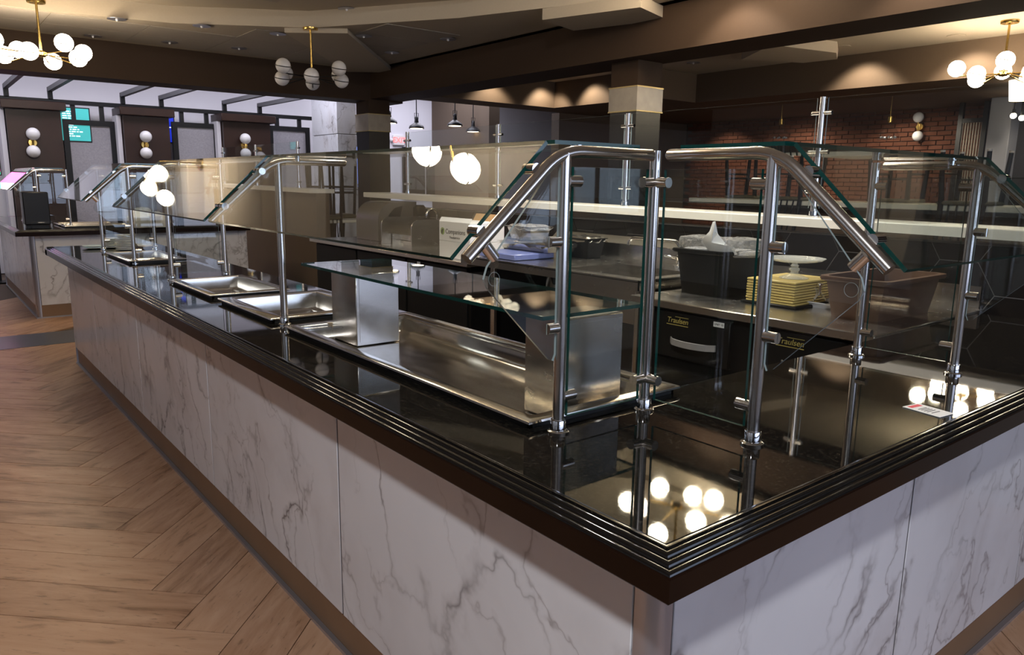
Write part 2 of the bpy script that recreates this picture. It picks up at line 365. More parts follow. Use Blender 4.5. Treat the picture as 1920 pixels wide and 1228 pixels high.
# ceiling: perimeter slab with a stepped tray, beams, soffits
CZ = 3.0
def slab_with_hole(outer, hole, z0, z1, name, mat):
    bm = bmesh.new()
    def loop(pts):
        vs = [bm.verts.new((p[0], p[1], z0)) for p in pts]; return [bm.edges.new((vs[i], vs[(i+1) % len(vs)])) for i in range(len(vs))]
    ed = loop(outer)+loop(hole); r = bmesh.ops.triangle_fill(bm, edges=ed, use_beauty=True)
    fs = [g for g in r['geom'] if isinstance(g, bmesh.types.BMFace)] or bm.faces[:]
    ex = bmesh.ops.extrude_face_region(bm, geom=bm.faces[:]); bmesh.ops.translate(bm, verts=[g for g in ex['geom'] if isinstance(g, bmesh.types.BMVert)], vec=(0, 0, z1-z0))
    bm.verts.index_update(); mb = MB(); mb.add([v.co[:] for v in bm.verts], [[v.index for v in f.verts] for f in bm.faces]); bm.free()
    return struct(mb.build(name, mat))
HOLE = [(-3.2, 8.35), (.39, 8.28), (1.5, 8.05), (2.7, 7.28), (3.6, 5.8), (4.15, 4.4), (4.52, 3.95), (4.52, 0), (3, -3.4), (-3.2, -3.4)]
HOLE2 = [(-2.4, 5.9), (1.9, 5.9), (3.75, 4.55), (4.40, 3.80), (4.40, -1.0), (2.4, -2.6), (-2.4, -2.6)]
slab_with_hole([(-7.2, -6.6), (4.72, -6.6), (4.72, 9.72), (-7.2, 9.72)], HOLE, CZ, CZ+.17, 'ceiling', 'ceiling_cream')
slab_with_hole([(-3.6, 8.8), (4.6, 8.8), (4.6, -3.8), (-3.6, -3.8)], HOLE2, CZ+.17, CZ+.55, 'ceiling_tray', 'ceiling_cream')
struct(MB().box((-3.0, -3.2, CZ+.55), (4.5, 7.0, CZ+.65)).build('ceiling_upper', 'ceiling_tile'))
struct(MB().box((4.6, -6.6, CZ), (12.0, 9.2, CZ+.2)).build('ceiling_dining', 'ceiling_cream'))
struct(MB().box((-7.2, 9.0, 3.5), (12.0, 13.2, 3.6)).build('ceiling_hall', 'wall_white'))
def in_poly(x, y, poly):
    r = False
    for i in range(len(poly)):
        x0, y0 = poly[i]; x1, y1 = poly[i-1]
        if (y0 > y) != (y1 > y) and x < (x1-x0)*(y-y0)/(y1-y0)+x0: r = not r
    return r
ce = [o for o in bpy.data.objects if o.name == 'ceiling'][0]; cu_ = [o for o in bpy.data.objects if o.name == 'ceiling_tray'][0]
ctm = None
for i in range(-3, 8):
    for j in range(0, 16):
        x = -1.4+i*.92; y = -.2+j*.61; cx, cy = x+.45, y+.3
        pts = [(x, y), (x+.9, y), (x, y+.6), (x+.9, y+.6), (cx, cy)]
        if x+.9 > 4.6 or y+.6 > 9.65: continue
        if not any(in_poly(px, py, HOLE) for px, py in pts): z, par = CZ, ce
        elif all(in_poly(px, py, HOLE) for px, py in pts) and not any(in_poly(px, py, HOLE2) for px, py in pts): z, par = CZ+.17, cu_
        else: continue
        if ctm is None: ob = MB().box((0, 0, -.006), (.912, .602, 0)).build('ceiling_panel', 'ceiling_tile', par); ctm = ob.data
        else: ob = bpy.data.objects.new('ceiling_panel', ctm); C.objects.link(ob); ob.parent = par
        ob.location = (x, y, z-.0005)
# dropped diagonal bands running from the tray corners to the columns
def band(name, a, b, wdt, z):
    a = Vector((a[0], a[1], z)); b = Vector((b[0], b[1], z)); d = (b-a).normalized(); s = Vector((-d.y, d.x, 0))*wdt
    return struct(MB().prism([a+s, a-s, b-s, b+s], (0, 0, CZ-z)).build(name, 'ceiling_cream'))
band('trim_1', (2.75, 7.25), (4.6, 9.5), .34, CZ-.05)
band('trim_2', (4.1, 4.45), (4.66, 4.62), .5, CZ-.10)
# beams (dark brown bulkheads)
struct(MB().box((4.70, -6.6, 2.60), (5.25, 9.70, CZ+.1)).build('beam_long', 'beam_brown'))
struct(MB().box((-7.2, 9.70, 2.57), (5.25, 10.2, CZ+.6)).build('beam_cross', 'beam_brown'))
# soffits of the dining room
struct(MB().box((8.40, -6.6, 2.60), (11.62, 6.6, CZ)).build('soffit_right', 'soffit_brown'))
struct(MB().box((7.50, 6.6, 2.60), (11.62, 9.3, CZ+.5)).build('soffit_middle', 'soffit_brown'))
struct(MB().box((5.25, 8.72, 2.60), (7.50, 9.3, CZ+.5)).build('soffit_left', 'soffit_brown'))
band2 = MB().prism([atz(1446, 84, 2.88), atz(1568, 99, 2.88), atz(1570, 111, 2.88), atz(1506, 118, 2.88), atz(1390, 112, 2.88)], (0, 0, .12)); struct(band2.build('trim_3', 'ceiling_cream'))
# brick wall: the bricks
BW_, BH_ = .205, .060; bmesh_ = None; rest = MB(); cnt = 0; big = []
for r in range(0, 46):
    for c in range(0, 60):
        y = -3.0+c*(BW_+.012)+(r % 2)*.108; z = .0+r*(BH_+.011)
        if y > 9.1: continue
        big.append((y, z))
near = sorted([b for b in big if b[1] > 1.55 and b[1] < 2.62], key=lambda b: (b[0]-4.9)**2+((b[1]-2.2)*2)**2)[:300]; ns = set(near)
for (y, z) in big:
    d = random.uniform(-.006, .006)
    if (y, z) in ns:
        if bmesh_ is None: ob = MB().cbox((-.02, 0, 0), (.03, BW_, BH_), .004).build('brick', 'brick_red', bw); bmesh_ = ob.data
        else: ob = bpy.data.objects.new('brick', bmesh_); C.objects.link(ob); ob.parent = bw
        ob.location = (11.60+d, y, z)
    else: rest.box((11.58+d, y, z), (11.63, y+BW_, z+BH_))
rest.build('brick_field', 'brick_red', bw, kind='stuff')
# ================================================================ BUFFET ISLAND (near)
def island(x0, y0, xe, ye, xi, yi, lab_base, lab_top, seams_y, seams_x, nm):
    """L-shaped counter: long run along +y with face x=x0, short run along +x with face y=y0."""
    t = thing('counter_base', lab_base, 'counter', (x0, y0, 0))
    body = MB(); body.box((x0+.02, y0+.02, ZB-.002), (xi-.02, ye-.02, ZF)); body.box((xi-.02, y0+.02, ZB-.002), (xe, yi-.02, ZF)); body.build('carcass', 'dark_void', t)
    toe = MB(); toe.box((x0+.012, y0+.012, 0), (xi-.05, ye-.035, ZB)); toe.box((xi-.05, y0+.012, 0), (xe, yi-.05, ZB)); toe.build('toe_kick', 'toe_bronze', t)
    tr = MB(); tr.box((x0-.004, y0-.004, 0), (x0+.011, ye-.022, .012)); tr.box((x0+.011, y0-.004, 0), (xe, y0+.011, .012)); tr.build('toe_trim', 'alu_trim', t)
    s = [y0+.045]+seams_y+[ye-.03]
    for a, b in zip(s[:-1], s[1:]):
        MB().cbox((x0, a+.0042, ZB), (x0+.02, b-.0042, ZF), .0015).build('marble_panel', 'marble_panel', t)
        if b < ye-.1: MB().box((x0+.002, b-.0042, ZB), (x0+.021, b+.0042, ZF)).build('seam_trim', 'seam_dark', t)
    s = [x0+.045]+seams_x+[xe]
    for a, b in zip(s[:-1], s[1:]):
        MB().cbox((a+.0042, y0, ZB), (b-.0042, y0+.02, ZF), .0015).build('marble_panel', 'marble_panel', t)
        if b < xe-.1: MB().box((b-.0042, y0+.002, ZB), (b+.0042, y0+.021, ZF)).build('seam_trim', 'seam_dark', t)
    # rounded corner posts
    for (px, py, q) in ((x0, y0, 0), (x0, ye, 1)):
        pts = []
        R_ = .045
        cx, cy = px+R_, (py+R_ if q == 0 else py-R_)
        for i in range(9):
            a = math.pi/2*i/8; pts.append((cx-R_*math.cos(a), (cy-R_*math.sin(a)) if q == 0 else (cy+R_*math.sin(a)), 0))
        pts.append((cx, cy, 0)); MB().prism(pts, (0, 0, ZF)).build('corner_post', 'alu_trim', t)
    # end panel at the far end of the long run
    MB().cbox((x0+.045, ye-.02, ZB), (xi-.02, ye, ZF), .0015).build('marble_panel', 'marble_panel', t)
    # countertop
    c = thing('countertop', lab_top, 'countertop', (x0, y0, ZF))
    fx, fy, gx, gy = x0-OV, y0-OV, x0-.078, y0-.078
    yt = ye+.03
    poly = [(gx, gy), (xe, gy), (xe, yi), (xi, yi), (xi, yt-.04), (gx, yt-.04)]
    MB().prism([(p[0], p[1], ZM-.012) for p in poly], (0, 0, ZC-ZM+.012)).build('granite_slab', 'black_granite', c)
    # moulded edge swept along the two customer sides, mitred at the corner
    def sweep(prof, name, mat, x_ref, y_ref):
        vs = []; fs = []; n = len(prof)
        for o, z in prof: vs.append((x0-o, yt+(o-.078), z))     # far end mitre
        for o, z in prof: vs.append((x0-o, y0-o, z))
        for o, z in prof: vs.append((xe, y0-o, z))
        for k in range(2):
            for i in range(n): fs.append((k*n+i, k*n+(i+1) % n, (k+1)*n+(i+1) % n, (k+1)*n+i))
        fs.append(tuple(range(n))); fs.append(tuple(2*n+i for i in range(n-1, -1, -1)))
        o = MB().add(vs, fs).build(name, mat, c); return o
    sweep([(.0, ZF), (OV-.004, ZF), (OV, ZF+.004), (OV, ZM-.004), (OV-.003, ZM-.001), (.0, ZM-.001)], 'fascia_board', 'edge_wood', 0, 0)
    mp = [(.02, ZM-.0012)]
    z = ZM-.001; o = OV-.002
    for st in range(3):
        o1 = o-.0135; z1 = z+.0047
        mp += [(o, z), (o-.001, z+.0032), (o-.0025, z+.0046), (o-.006, z+.0052), (o-.0095, z+.0046), (o1, z1)]
        o, z = o1, z1
    mp += [(.078, ZC+.001), (.074, ZC+.0012), (.070, ZC+.0002), (.02, ZC-.006)]
    sweep(mp, 'edge_moulding', 'edge_gloss', 0, 0)
    if True:   # moulding and fascia around the far end of the long run
        MB().box((x0-OV, yt-.04, ZF), (xi, yt+.042, ZM)).build('end_fascia', 'edge_wood', c)
        MB().cbox((x0-OV+.004, yt-.05, ZM), (xi, yt+.036, ZC+.001), .005).build('end_moulding', 'edge_gloss', c)
    return t, c
island(0, 0, XE, YE, XI, YI, 'white veined marble buffet counter base in the foreground with bronze toe kick', 'black polished granite countertop in the foreground with moulded dark wood edge',
       [1.170, 2.370, 3.570, 4.770], [.9387, 1.81], 'near')
# ---------------------------------------------------------------- sneeze guards
TR = .0125; ZT_ = 1.462
def guard(name, label, o, ax, out, frames, wing_ends, end_glass, mid_horizontal=.26):
    """o: origin on the counter; ax: unit vector along the guard; out: unit vector to the customer; frames: positions along ax."""
    ax = Vector(ax); out = Vector(out); o = Vector(o); t = thing(name, label, 'sneeze guard', o+ax*frames[0])
    Zv = Vector((0, 0, 1))
    P = lambda s, q, z: o+ax*s+out*q+Zv*(z-o.z)          # s along, q outward from the post line, z height
    n_f = len(frames)
    for i, s in enumerate(frames):
        po = MB(); po.tube([P(s, 0, ZC+.001), P(s, 0, ZT_-.004)], TR, 16); post = po.build('post', 'tube_steel', t)
        co = MB(); c0 = P(s, 0, ZC)
        co.lathe(c0, [(.012, 0), (.0235, .0), (.0235, .004), (.0215, .006), (.0165, .007), (.0165, .027), (.0155, .029), (.012, .029)], 24); co.build('base_collar', 'chrome', post)
        # bent tube: end, slope, bend, level
        e = (.236, 1.262); bend = (.012, ZT_); pts = []
        dv = Vector((e[0]-bend[0], e[1]-bend[1])).normalized(); rb = .055
        pts.append(P(s, e[0], e[1]))
        for k in range(9):
            tt = k/8; a = Vector(bend)+dv*rb; b_ = Vector((bend[0]-rb, bend[1]))
            m = a*(1-tt)**2+Vector(bend)*2*tt*(1-tt)+b_*tt**2; pts.append(P(s, m.x, m.y))
        pts.append(P(s, -mid_horizontal+.008, ZT_)); pts.append(P(s, -mid_horizontal+.003, ZT_-.0)); 
        rr = [TR]*(len(pts)-1)+[TR*.72]
        MB().tube(pts, rr, 16).build('bent_rail', 'tube_steel', t)
        # sleeves that clip the sloping pane to the rail
        sd = [1] if i == 0 else ([-1] if i == n_f-1 else [1, -1])
        for sg in sd:
            for fr in (.22, .80):
                q = bend[0]+(e[0]-bend[0])*fr; z = bend[1]+(e[1]-bend[1])*fr
                nrm = Vector((-dv.y, dv.x)); 
                if nrm.x < 0: nrm = -nrm
                q2, z2 = q+nrm.x*.011, z+nrm.y*.011
                cl = MB(); cl.tube([P(s+sg*.004, q2, z2), P(s+sg*.036, q2, z2)], .0115, 14); cl.build('pane_clamp', 'chrome', t)
    # sloping panes between frames
    e = Vector((.243, 1.262)); b0 = Vector((.022, 1.470)); 
    for s0, s1 in zip(frames[:-1], frames[1:]):
        a, b_ = s0+.026, s1-.026
        q0, z0 = .010+.012, 1.476; q1, z1 = .236+.013, 1.258
        d = Vector((q1-q0, z1-z0)).normalized(); n2 = Vector((-d.y, d.x)); n2 = n2 if n2.y > 0 else -n2
        poly = [P(a, q0, z0), P(b_, q0, z0), P(b_, q1, z1), P(a, q1, z1)]
        MB().prism(poly, (out*n2.x+Zv*n2.y)*.008, 0, 1).build('sloping_pane', ['clear_glass', 'glass_edge'], t)
        # level pane on top
        poly = [P(a, .004, ZT_+.014), P(b_, .004, ZT_+.014), P(b_, -.245, ZT_+.014), P(a, -.245, ZT_+.014)]
        MB().prism(poly, (0, 0, .008), 0, 1).build('top_pane', ['clear_glass', 'glass_edge'], t)
        for s_, sg in ((s0, 1), (s1, -1)):
            MB().lathe(P(s_+sg*.030, -.06, ZT_+.0), [(.006, -.002), (.009, 0), (.009, .012), (.013, .013), (.013, .0145)], 14).build('top_clip', 'chrome', t)
    # triangular wings at the outer ends
    for s in wing_ends:
        prof = [(.030, 1.435), (.020, 1.440), (.014, 1.430), (.014, 1.055), (.020, 1.042), (.034, 1.048), (.190, 1.205), (.198, 1.222), (.190, 1.245)]
        MB().prism([P(s-.003, q, z) for q, z in prof], ax*.006, 0, 1).build('wing_pane', ['thin_glass', 'glass_edge_pale'], t)
        for z in (1.285, 1.110):
            cl = MB(); cl.tube([P(s, .010, z), P(s, .038, z)], .0115, 14); k = cl.build('wing_clamp', 'tube_steel', t)
            MB().lathe(P(s, .036, z), [(.003, -.011), (.003, .011)], 8).build('clamp_screw', 'chrome', k)
        d = Vector((.236-.012, 1.262-1.462)).normalized()
        pc = Vector((.2, 1.292)); nn = Vector((d.y, -d.x)); nn = nn if nn.y < 0 else -nn
        MB().tube([P(s, pc.x+nn.x*.008, pc.y+nn.y*.008), P(s, pc.x+nn.x*.042, pc.y+nn.y*.042)], .0115, 14).build('wing_clamp', 'tube_steel', t)
        ring = [P(s-.005, .176+.013*math.cos(k*math.pi/8), 1.222+.013*math.sin(k*math.pi/8)) for k in range(16)]
        MB().tube(ring, .0003, 6, closed=True).build('etched_mark', 'glass_edge_pale', t)
    # upright end panes from the post back to the rear post
    for s, depth, rear in end_glass:
        poly = [P(s-.004, -.022, ZC+.032), P(s-.004, -.022, 1.432), P(s-.004, -depth+.024, 1.432), P(s-.004, -depth+.024, ZC+.032)]
        MB().prism(poly, ax*.008, 0, 1).build('end_pane', ['clear_glass', 'glass_edge'], t)
        for z in (1.404, .962):
            MB().tube([P(s, -.009, z), P(s, -.042, z)], .0115, 14).build('pane_clamp', 'tube_steel', t)
            if rear: MB().tube([P(s, -depth+.009, z), P(s, -depth+.040, z)], .0115, 14).build('pane_clamp', 'tube_steel', t)
        if rear:
            post = MB().tube([P(s, -depth, ZC+.001), P(s, -depth, 1.472)], TR, 16).build('rear_post', 'tube_steel', t)
            MB().lathe(P(s, -depth, ZC), [(.012, 0), (.0235, .0), (.0235, .004), (.0215, .006), (.0165, .007), (.0165, .027), (.0155, .029), (.012, .029)], 24).build('base_collar', 'chrome', post)
    return t
gl = guard('sneeze_guard', 'long glass sneeze guard on steel rails over the cold well and hot wells', (.138, 0, ZC), (0, 1, 0), (-1, 0, 0), [.397, 1.869, 3.344], [.397], [(.397, .268, True), (3.344, .27, True)])
gr = guard('sneeze_guard', 'short glass sneeze guard on the right-hand counter beside the paper card', (0, .108, ZC), (1, 0, 0), (0, -1, 0), [.408, 1.380], [.408, 1.380], [(.408, .285, False), (1.380, .280, True)])
for z in (1.404, .962):   # clamps of the shared corner post that hold the right-hand end pane
    MB().tube([(.406, .397-.009, z), (.406, .397-.040, z)], .0115, 14).build('pane_clamp', 'tube_steel', gl)
gf = guard('sneeze_guard', 'distant glass sneeze guard over the single pan beside the plate stacks', (.165, 0, ZC), (0, 1, 0), (-1, 0, 0), [4.278, 5.20], [4.278], [(4.278, .27, False), (5.20, .34, True)])
# ---------------------------------------------------------------- drop-in wells
def well(name, label, x0, x1, y0, y1, rim, depth, ledge, mat, group=None):
    t = thing(name, label, 'food well', ((x0+x1)/2, (y0+y1)/2, ZC), group)
    z0, z1 = ZC+.001, ZC+.020
    g = MB().box((x0+.012, y0+.012, ZC), (x0+.02, y1-.012, z1-.006)); g.box((x1-.02, y0+.012, ZC), (x1-.012, y1-.012, z1-.006)); g.box((x0+.012, y0+.012, ZC), (x1-.012, y0+.02, z1-.006)); g.box((x0+.012, y1-.02, ZC), (x1-.012, y1-.012, z1-.006))
    g.build('gasket', 'black_rubber', t)
    vs = []; fs = []
    rings = [((x0+.002, y0+.002, x1-.002, y1-.002), z1-.008), ((x0, y0, x1, y1), z1-.006), ((x0+.001, y0+.001, x1-.001, y1-.001), z1-.0015), ((x0+.003, y0+.003, x1-.003, y1-.003), z1)]
    r = rim; rings += [((x0+r, y0+r, x1-r, y1-r), z1), ((x0+r+.003, y0+r+.003, x1-r-.003, y1-r-.003), z1-.004)]
    if ledge: rings += [((x0+r+.004, y0+r+.004, x1-r-.004, y1-r-.004), z1-.012), ((x0+r+.016, y0+r+.016, x1-r-.016, y1-r-.016), z1-.0125), ((x0+r+.017, y0+r+.017, x1-r-.017, y1-r-.017), z1-.016)]
    ri = r+(.017 if ledge else .003)
    rimN = len(rings)
    def rect(b, z): return [(b[0], b[1], z), (b[2], b[1], z), (b[2], b[3], z), (b[0], b[3], z)]
    for b, z in rings: vs += rect(b, z)
    for k in range(len(rings)-1):
        for i in range(4): fs.append((k*4+i, k*4+(i+1) % 4, (k+1)*4+(i+1) % 4, (k+1)*4+i))
    MB().add(vs, fs).build('rim', 'well_steel', t)
    zb = ZC-depth; bs = [((x0+ri, y0+ri, x1-ri, y1-ri), z1-(.016 if ledge else .004)), ((x0+ri+.006, y0+ri+.006, x1-ri-.006, y1-ri-.006), zb+.01), ((x0+ri+.016, y0+ri+.016, x1-ri-.016, y1-ri-.016), zb)]
    if depth > .06:
        zs = ZC-depth*.45; q = ri+.045
        bs = [bs[0], ((x0+ri+.006, y0+ri+.006, x1-ri-.006, y1-ri-.006), zs+.004), ((x0+ri+.008, y0+ri+.008, x1-ri-.008, y1-ri-.008), zs), ((x0+q, y0+q, x1-q, y1-q), zs), ((x0+q+.002, y0+q+.002, x1-q-.002, y1-q-.002), zs-.003), ((x0+q+.01, y0+q+.01, x1-q-.01, y1-q-.01), zb)]
    vs = []; fs = []
    for b, z in bs: vs += rect(b, z)
    for k in range(len(bs)-1):
        for i in range(4): fs.append((k*4+i, k*4+(i+1) % 4, (k+1)*4+(i+1) % 4, (k+1)*4+i))
    k = len(bs)-1; fs.append((k*4, k*4+1, k*4+2, k*4+3)); MB().add(vs, fs).build('basin', mat, t)
    return t
well('cold_well', 'long shallow stainless cold well set in the black countertop under the glass shelf', .092, .588, .437, 1.760, .034, .035, True, 'well_steel')
well('hot_well', 'deep rectangular stainless hot well next to the left steel pedestal box', .100, .572, 1.905, 2.500, .052, .11, False, 'well_steel', 'hot wells')
well('hot_well', 'stainless hot well farther back, between two sneeze guard posts', .100, .460, 2.600, 3.240, .034, .09, False, 'well_steel', 'hot wells')
well('hot_well', 'small distant stainless pan well in front of the plate stacks', .125, .460, 4.250, 4.920, .034, .07, False, 'well_steel', 'hot wells')
# cut the countertop where the wells drop in
slab = [o for o in bpy.data.objects if o.name.startswith('granite_slab')][0]
def cut(x0, x1, y0, y1, zlow, objs):
    for ob in objs:
        base = top_loc(ob); bm = bmesh.new(); bmesh.ops.create_cube(bm, size=1)
        for v in bm.verts: v.co = Vector(((x0+x1)/2+v.co.x*(x1-x0)-base.x, (y0+y1)/2+v.co.y*(y1-y0)-base.y, (zlow+1.0)/2+v.co.z*(1.0-zlow)-base.z))
        me = bpy.data.meshes.new('cutter'); bm.to_mesh(me); bm.free(); co = bpy.data.objects.new('cutter', me); C.objects.link(co); co.location = base
        md = ob.modifiers.new('cut', 'BOOLEAN'); md.object = co; md.operation = 'DIFFERENCE'; md.solver = 'EXACT'
        bpy.context.view_layer.update(); nm = bpy.data.meshes.new_from_object(ob.evaluated_get(bpy.context.evaluated_depsgraph_get())); ob.modifiers.clear(); old = ob.data; ob.data = nm
        bpy.data.objects.remove(co)
carc = [o for o in bpy.data.objects if o.name.startswith('carcass')][0]
for a in ((.125, .555, .47, 1.73), (.155, .52, 1.955, 2.45), (.135, .43, 2.635, 3.21), (.16, .43, 4.285, 4.89)):
    cut(a[0], a[1], a[2], a[3], .5, [slab, carc])
# ---------------------------------------------------------------- pedestal boxes and glass shelf over the cold well
sh = thing('display_shelf', 'glass display shelf resting on two brushed steel pedestal boxes over the cold well', 'shelf', (.35, 1.1, ZC-.02))
for (a, b) in (((.247, 1.522, ZC-.033), (.410, 1.706, 1.094)), ((.250, .517, ZC-.033), (.455, .645, 1.094))):
    pb = MB().cbox(a, b, .0025).build('pedestal_box', 'sheet_steel', sh)
    q = MB(); q.box((a[0]+.012, a[1]-.0015, a[2]+.012), (b[0]-.006, a[1]+.001, b[2]-.012)); q.build('access_panel', 'brushed_steel', pb)
MB().prism([(.205, .530, 1.096), (.545, .530, 1.096), (.545, 1.862, 1.096), (.205, 1.862, 1.096)], (0, 0, .009), 0, 1).build('shelf_glass', ['clear_glass', 'glass_edge'], sh)
# ---------------------------------------------------------------- plates on the counter
def plate_mesh(r, z):
    return [(r*.45, z), (r*.62, z+.002), (r, z+.0085), (r*1.0, z+.0105), (r*.97, z+.0108), (r*.62, z+.006), (.002, z+.006)]
pm = None
def stack(cx, cy, r, n, dz, lab, grp):
    global pm
    for k in range(n):
        base = (cx+random.uniform(-.0015, .0015), cy, ZC+.0005+k*dz)
        o = MB().lathe((0, 0, 0), plate_mesh(r, 0), 28).build('plate', 'white_china') if (k == 0) else None
        if k == 0: me = o.data; tgt = o
        else: tgt = bpy.data.objects.new('plate', me); C.objects.link(tgt)
        tgt.location = base
        pos = 'lowest' if k == 0 else ('topmost' if k == n-1 else None)
        tag(tgt, lab % (pos if pos else ('just above the lowest' if k == 1 else ('just below the topmost' if k == n-2 else 'midway up'))), 'plate', grp)
    return tgt
stack(.315, 5.235, .068, 9, .0125, 'white plate, %s, of the tall stack behind the small pan', 'plates in the tall stack')
stack(.265, 5.47, .062, 6, .0125, 'white plate, %s, of the stack hidden behind the tall one', 'plates in the hidden stack')
stack(.150, 5.47, .075, 2, .012, 'wide white plate, %s, of the low pair at the counter end', 'plates in the low pair')
# paper card on the right-hand counter
cdp = [atz(1692, 763, ZC+.001), atz(1721, 757, ZC+.001), atz(1789, 776, ZC+.001), atz(1762, 783, ZC+.001)]
card = thing('paper_card', 'white printed paper card with a red block lying on the black countertop', 'card', cdp[0])
MB().prism(cdp, (0, 0, .0012)).build('card_sheet', 'paper_white', card)
def onc(a, b): return cdp[0]+(cdp[3]-cdp[0])*b*1.0+(cdp[1]-cdp[0])*a*1.0 if False else cdp[0].lerp(cdp[1], a).lerp(cdp[3].lerp(cdp[2], a), b)
MB().prism([onc(.15, .06)+Vector((0, 0, .0013)), onc(.85, .06)+Vector((0, 0, .0013)), onc(.85, .2)+Vector((0, 0, .0013)), onc(.15, .2)+Vector((0, 0, .0013))], (0, 0, .0003)).build('red_block', 'print_red', card)
for b in (.34, .42, .5, .58, .7):
    MB().prism([onc(.2, b)+Vector((0, 0, .0013)), onc(.75, b)+Vector((0, 0, .0013)), onc(.75, b+.025)+Vector((0, 0, .0013)), onc(.2, b+.025)+Vector((0, 0, .0013))], (0, 0, .0003)).build('printed_line', 'print_black', card)
# ================================================================ BACK LINE: tiled knee wall, quartz ledge, glass partition
XW = 2.80
def lz(y): return 1.231+.0088*y
def clip(poly, axis, val, keep_less):
    out = []
    for i in range(len(poly)):
        a, b = poly[i-1], poly[i]; ia = (a[axis] <= val) == keep_less; ib = (b[axis] <= val) == keep_less
        if ia != ib:
            t = (val-a[axis])/(b[axis]-a[axis]); out.append(tuple(a[k]+(b[k]-a[k])*t for k in range(2)))
        if ib: out.append(b)
    return out
def knee_wall(name, y0, y1, tiles):
    w = struct(MB().box((XW, y0, 0), (XW+.16, y1, lz(y0)-.05)).build(name, 'hex_grout' if tiles else 'wall_brown'))
    if tiles:
        s = .161; h = s*math.sqrt(3); gap = .0022
        for i in range(-20, 40):
            cy = 3.075+i*1.5*s
            if cy < y0-.2 or cy > y1+.2: continue
            for k in range(-1, 2):
                cz = 1.08+h/2+k*h-(h/2 if i % 2 else 0)
                poly = [(cy+(s-gap)*math.cos(a*math.pi/3), cz+(s-gap)*math.sin(a*math.pi/3)) for a in range(6)]
                for ax_, val, less in ((0, y1-.002, True), (0, y0+.002, False), (1, lz(y0)-.052, True), (1, .5, False)):
                    poly = clip(poly, ax_, val, less)
                    if len(poly) < 3: break
                if len(poly) < 3: continue
                MB().prism([(XW-.004, p[0], p[1]) for p in poly], (.0045, 0, 0)).build('hex_tile', 'hex_tile', w)
    return w
knee_wall('wall_knee_right', -2.5, 6.17, True)
knee_wall('wall_knee_left', 7.51, 11.2, False)
def ledge(y0, y1, label):
    t = .046
    vs = []
    for y in (y0, y1):
        z = lz(y); 
        for x, dz in ((2.715, -t), (2.715, -.004), (2.719, 0), (3.02, 0), (3.02, -t)): vs.append((x, y, z+dz))
    fs = [(0, 1, 2, 3, 4), (9, 8, 7, 6, 5)]+[(i, (i+1) % 5, 5+(i+1) % 5, 5+i) for i in range(5)]
    o = MB().add(vs, fs).build('quartz_ledge', 'white_quartz', loc=(2.86, (y0+y1)/2, lz(y0))); tag(o, label, 'ledge')
ledge(-2.5, 6.19, 'long cream quartz ledge along the dark hexagon-tiled knee wall')
ledge(7.49, 11.2, 'short cream quartz ledge on the far knee wall past the gap with the table')
def partition(ys, label, ends):
    g = thing('glass_partition', label, 'partition', (2.87, ys[0], lz(ys[0])))
    for y in ys:
        z = lz(y); p = MB().tube([(2.87, y, z), (2.87, y, 1.855)], .016, 14).build('partition_post', 'tube_steel', g)
        MB().lathe((2.87, y, z), [(.016, 0), (.032, 0), (.032, .006), (.022, .008), (.022, .03), (.016, .032)], 18).build('post_flange', 'chrome', p)
        for sg in (-1, 1):
            for zz in (1.775, 1.375): MB().tube([(2.87, y+sg*.012, zz), (2.87, y+sg*.055, zz)], .011, 10).build('pane_clamp', 'chrome', p)
    pairs = list(zip(ys[:-1], ys[1:]))
    for a, b in pairs+ends:
        a, b = min(a, b), max(a, b)
        MB().prism([(2.866, a+.03, lz(a)+.045), (2.866, b-.03, lz(b)+.045), (2.866, b-.03, 1.85), (2.866, a+.03, 1.85)], (.008, 0, 0), 0, 1).build('partition_pane', ['thin_glass', 'glass_edge_pale'], g)
partition([1.424, 2.777, 4.175, 5.583], 'tall glass partition on steel posts standing on the long cream ledge', [(-.2, 1.424)])
partition([8.15, 9.55, 10.9], 'far glass partition on steel posts on the short cream ledge', [])
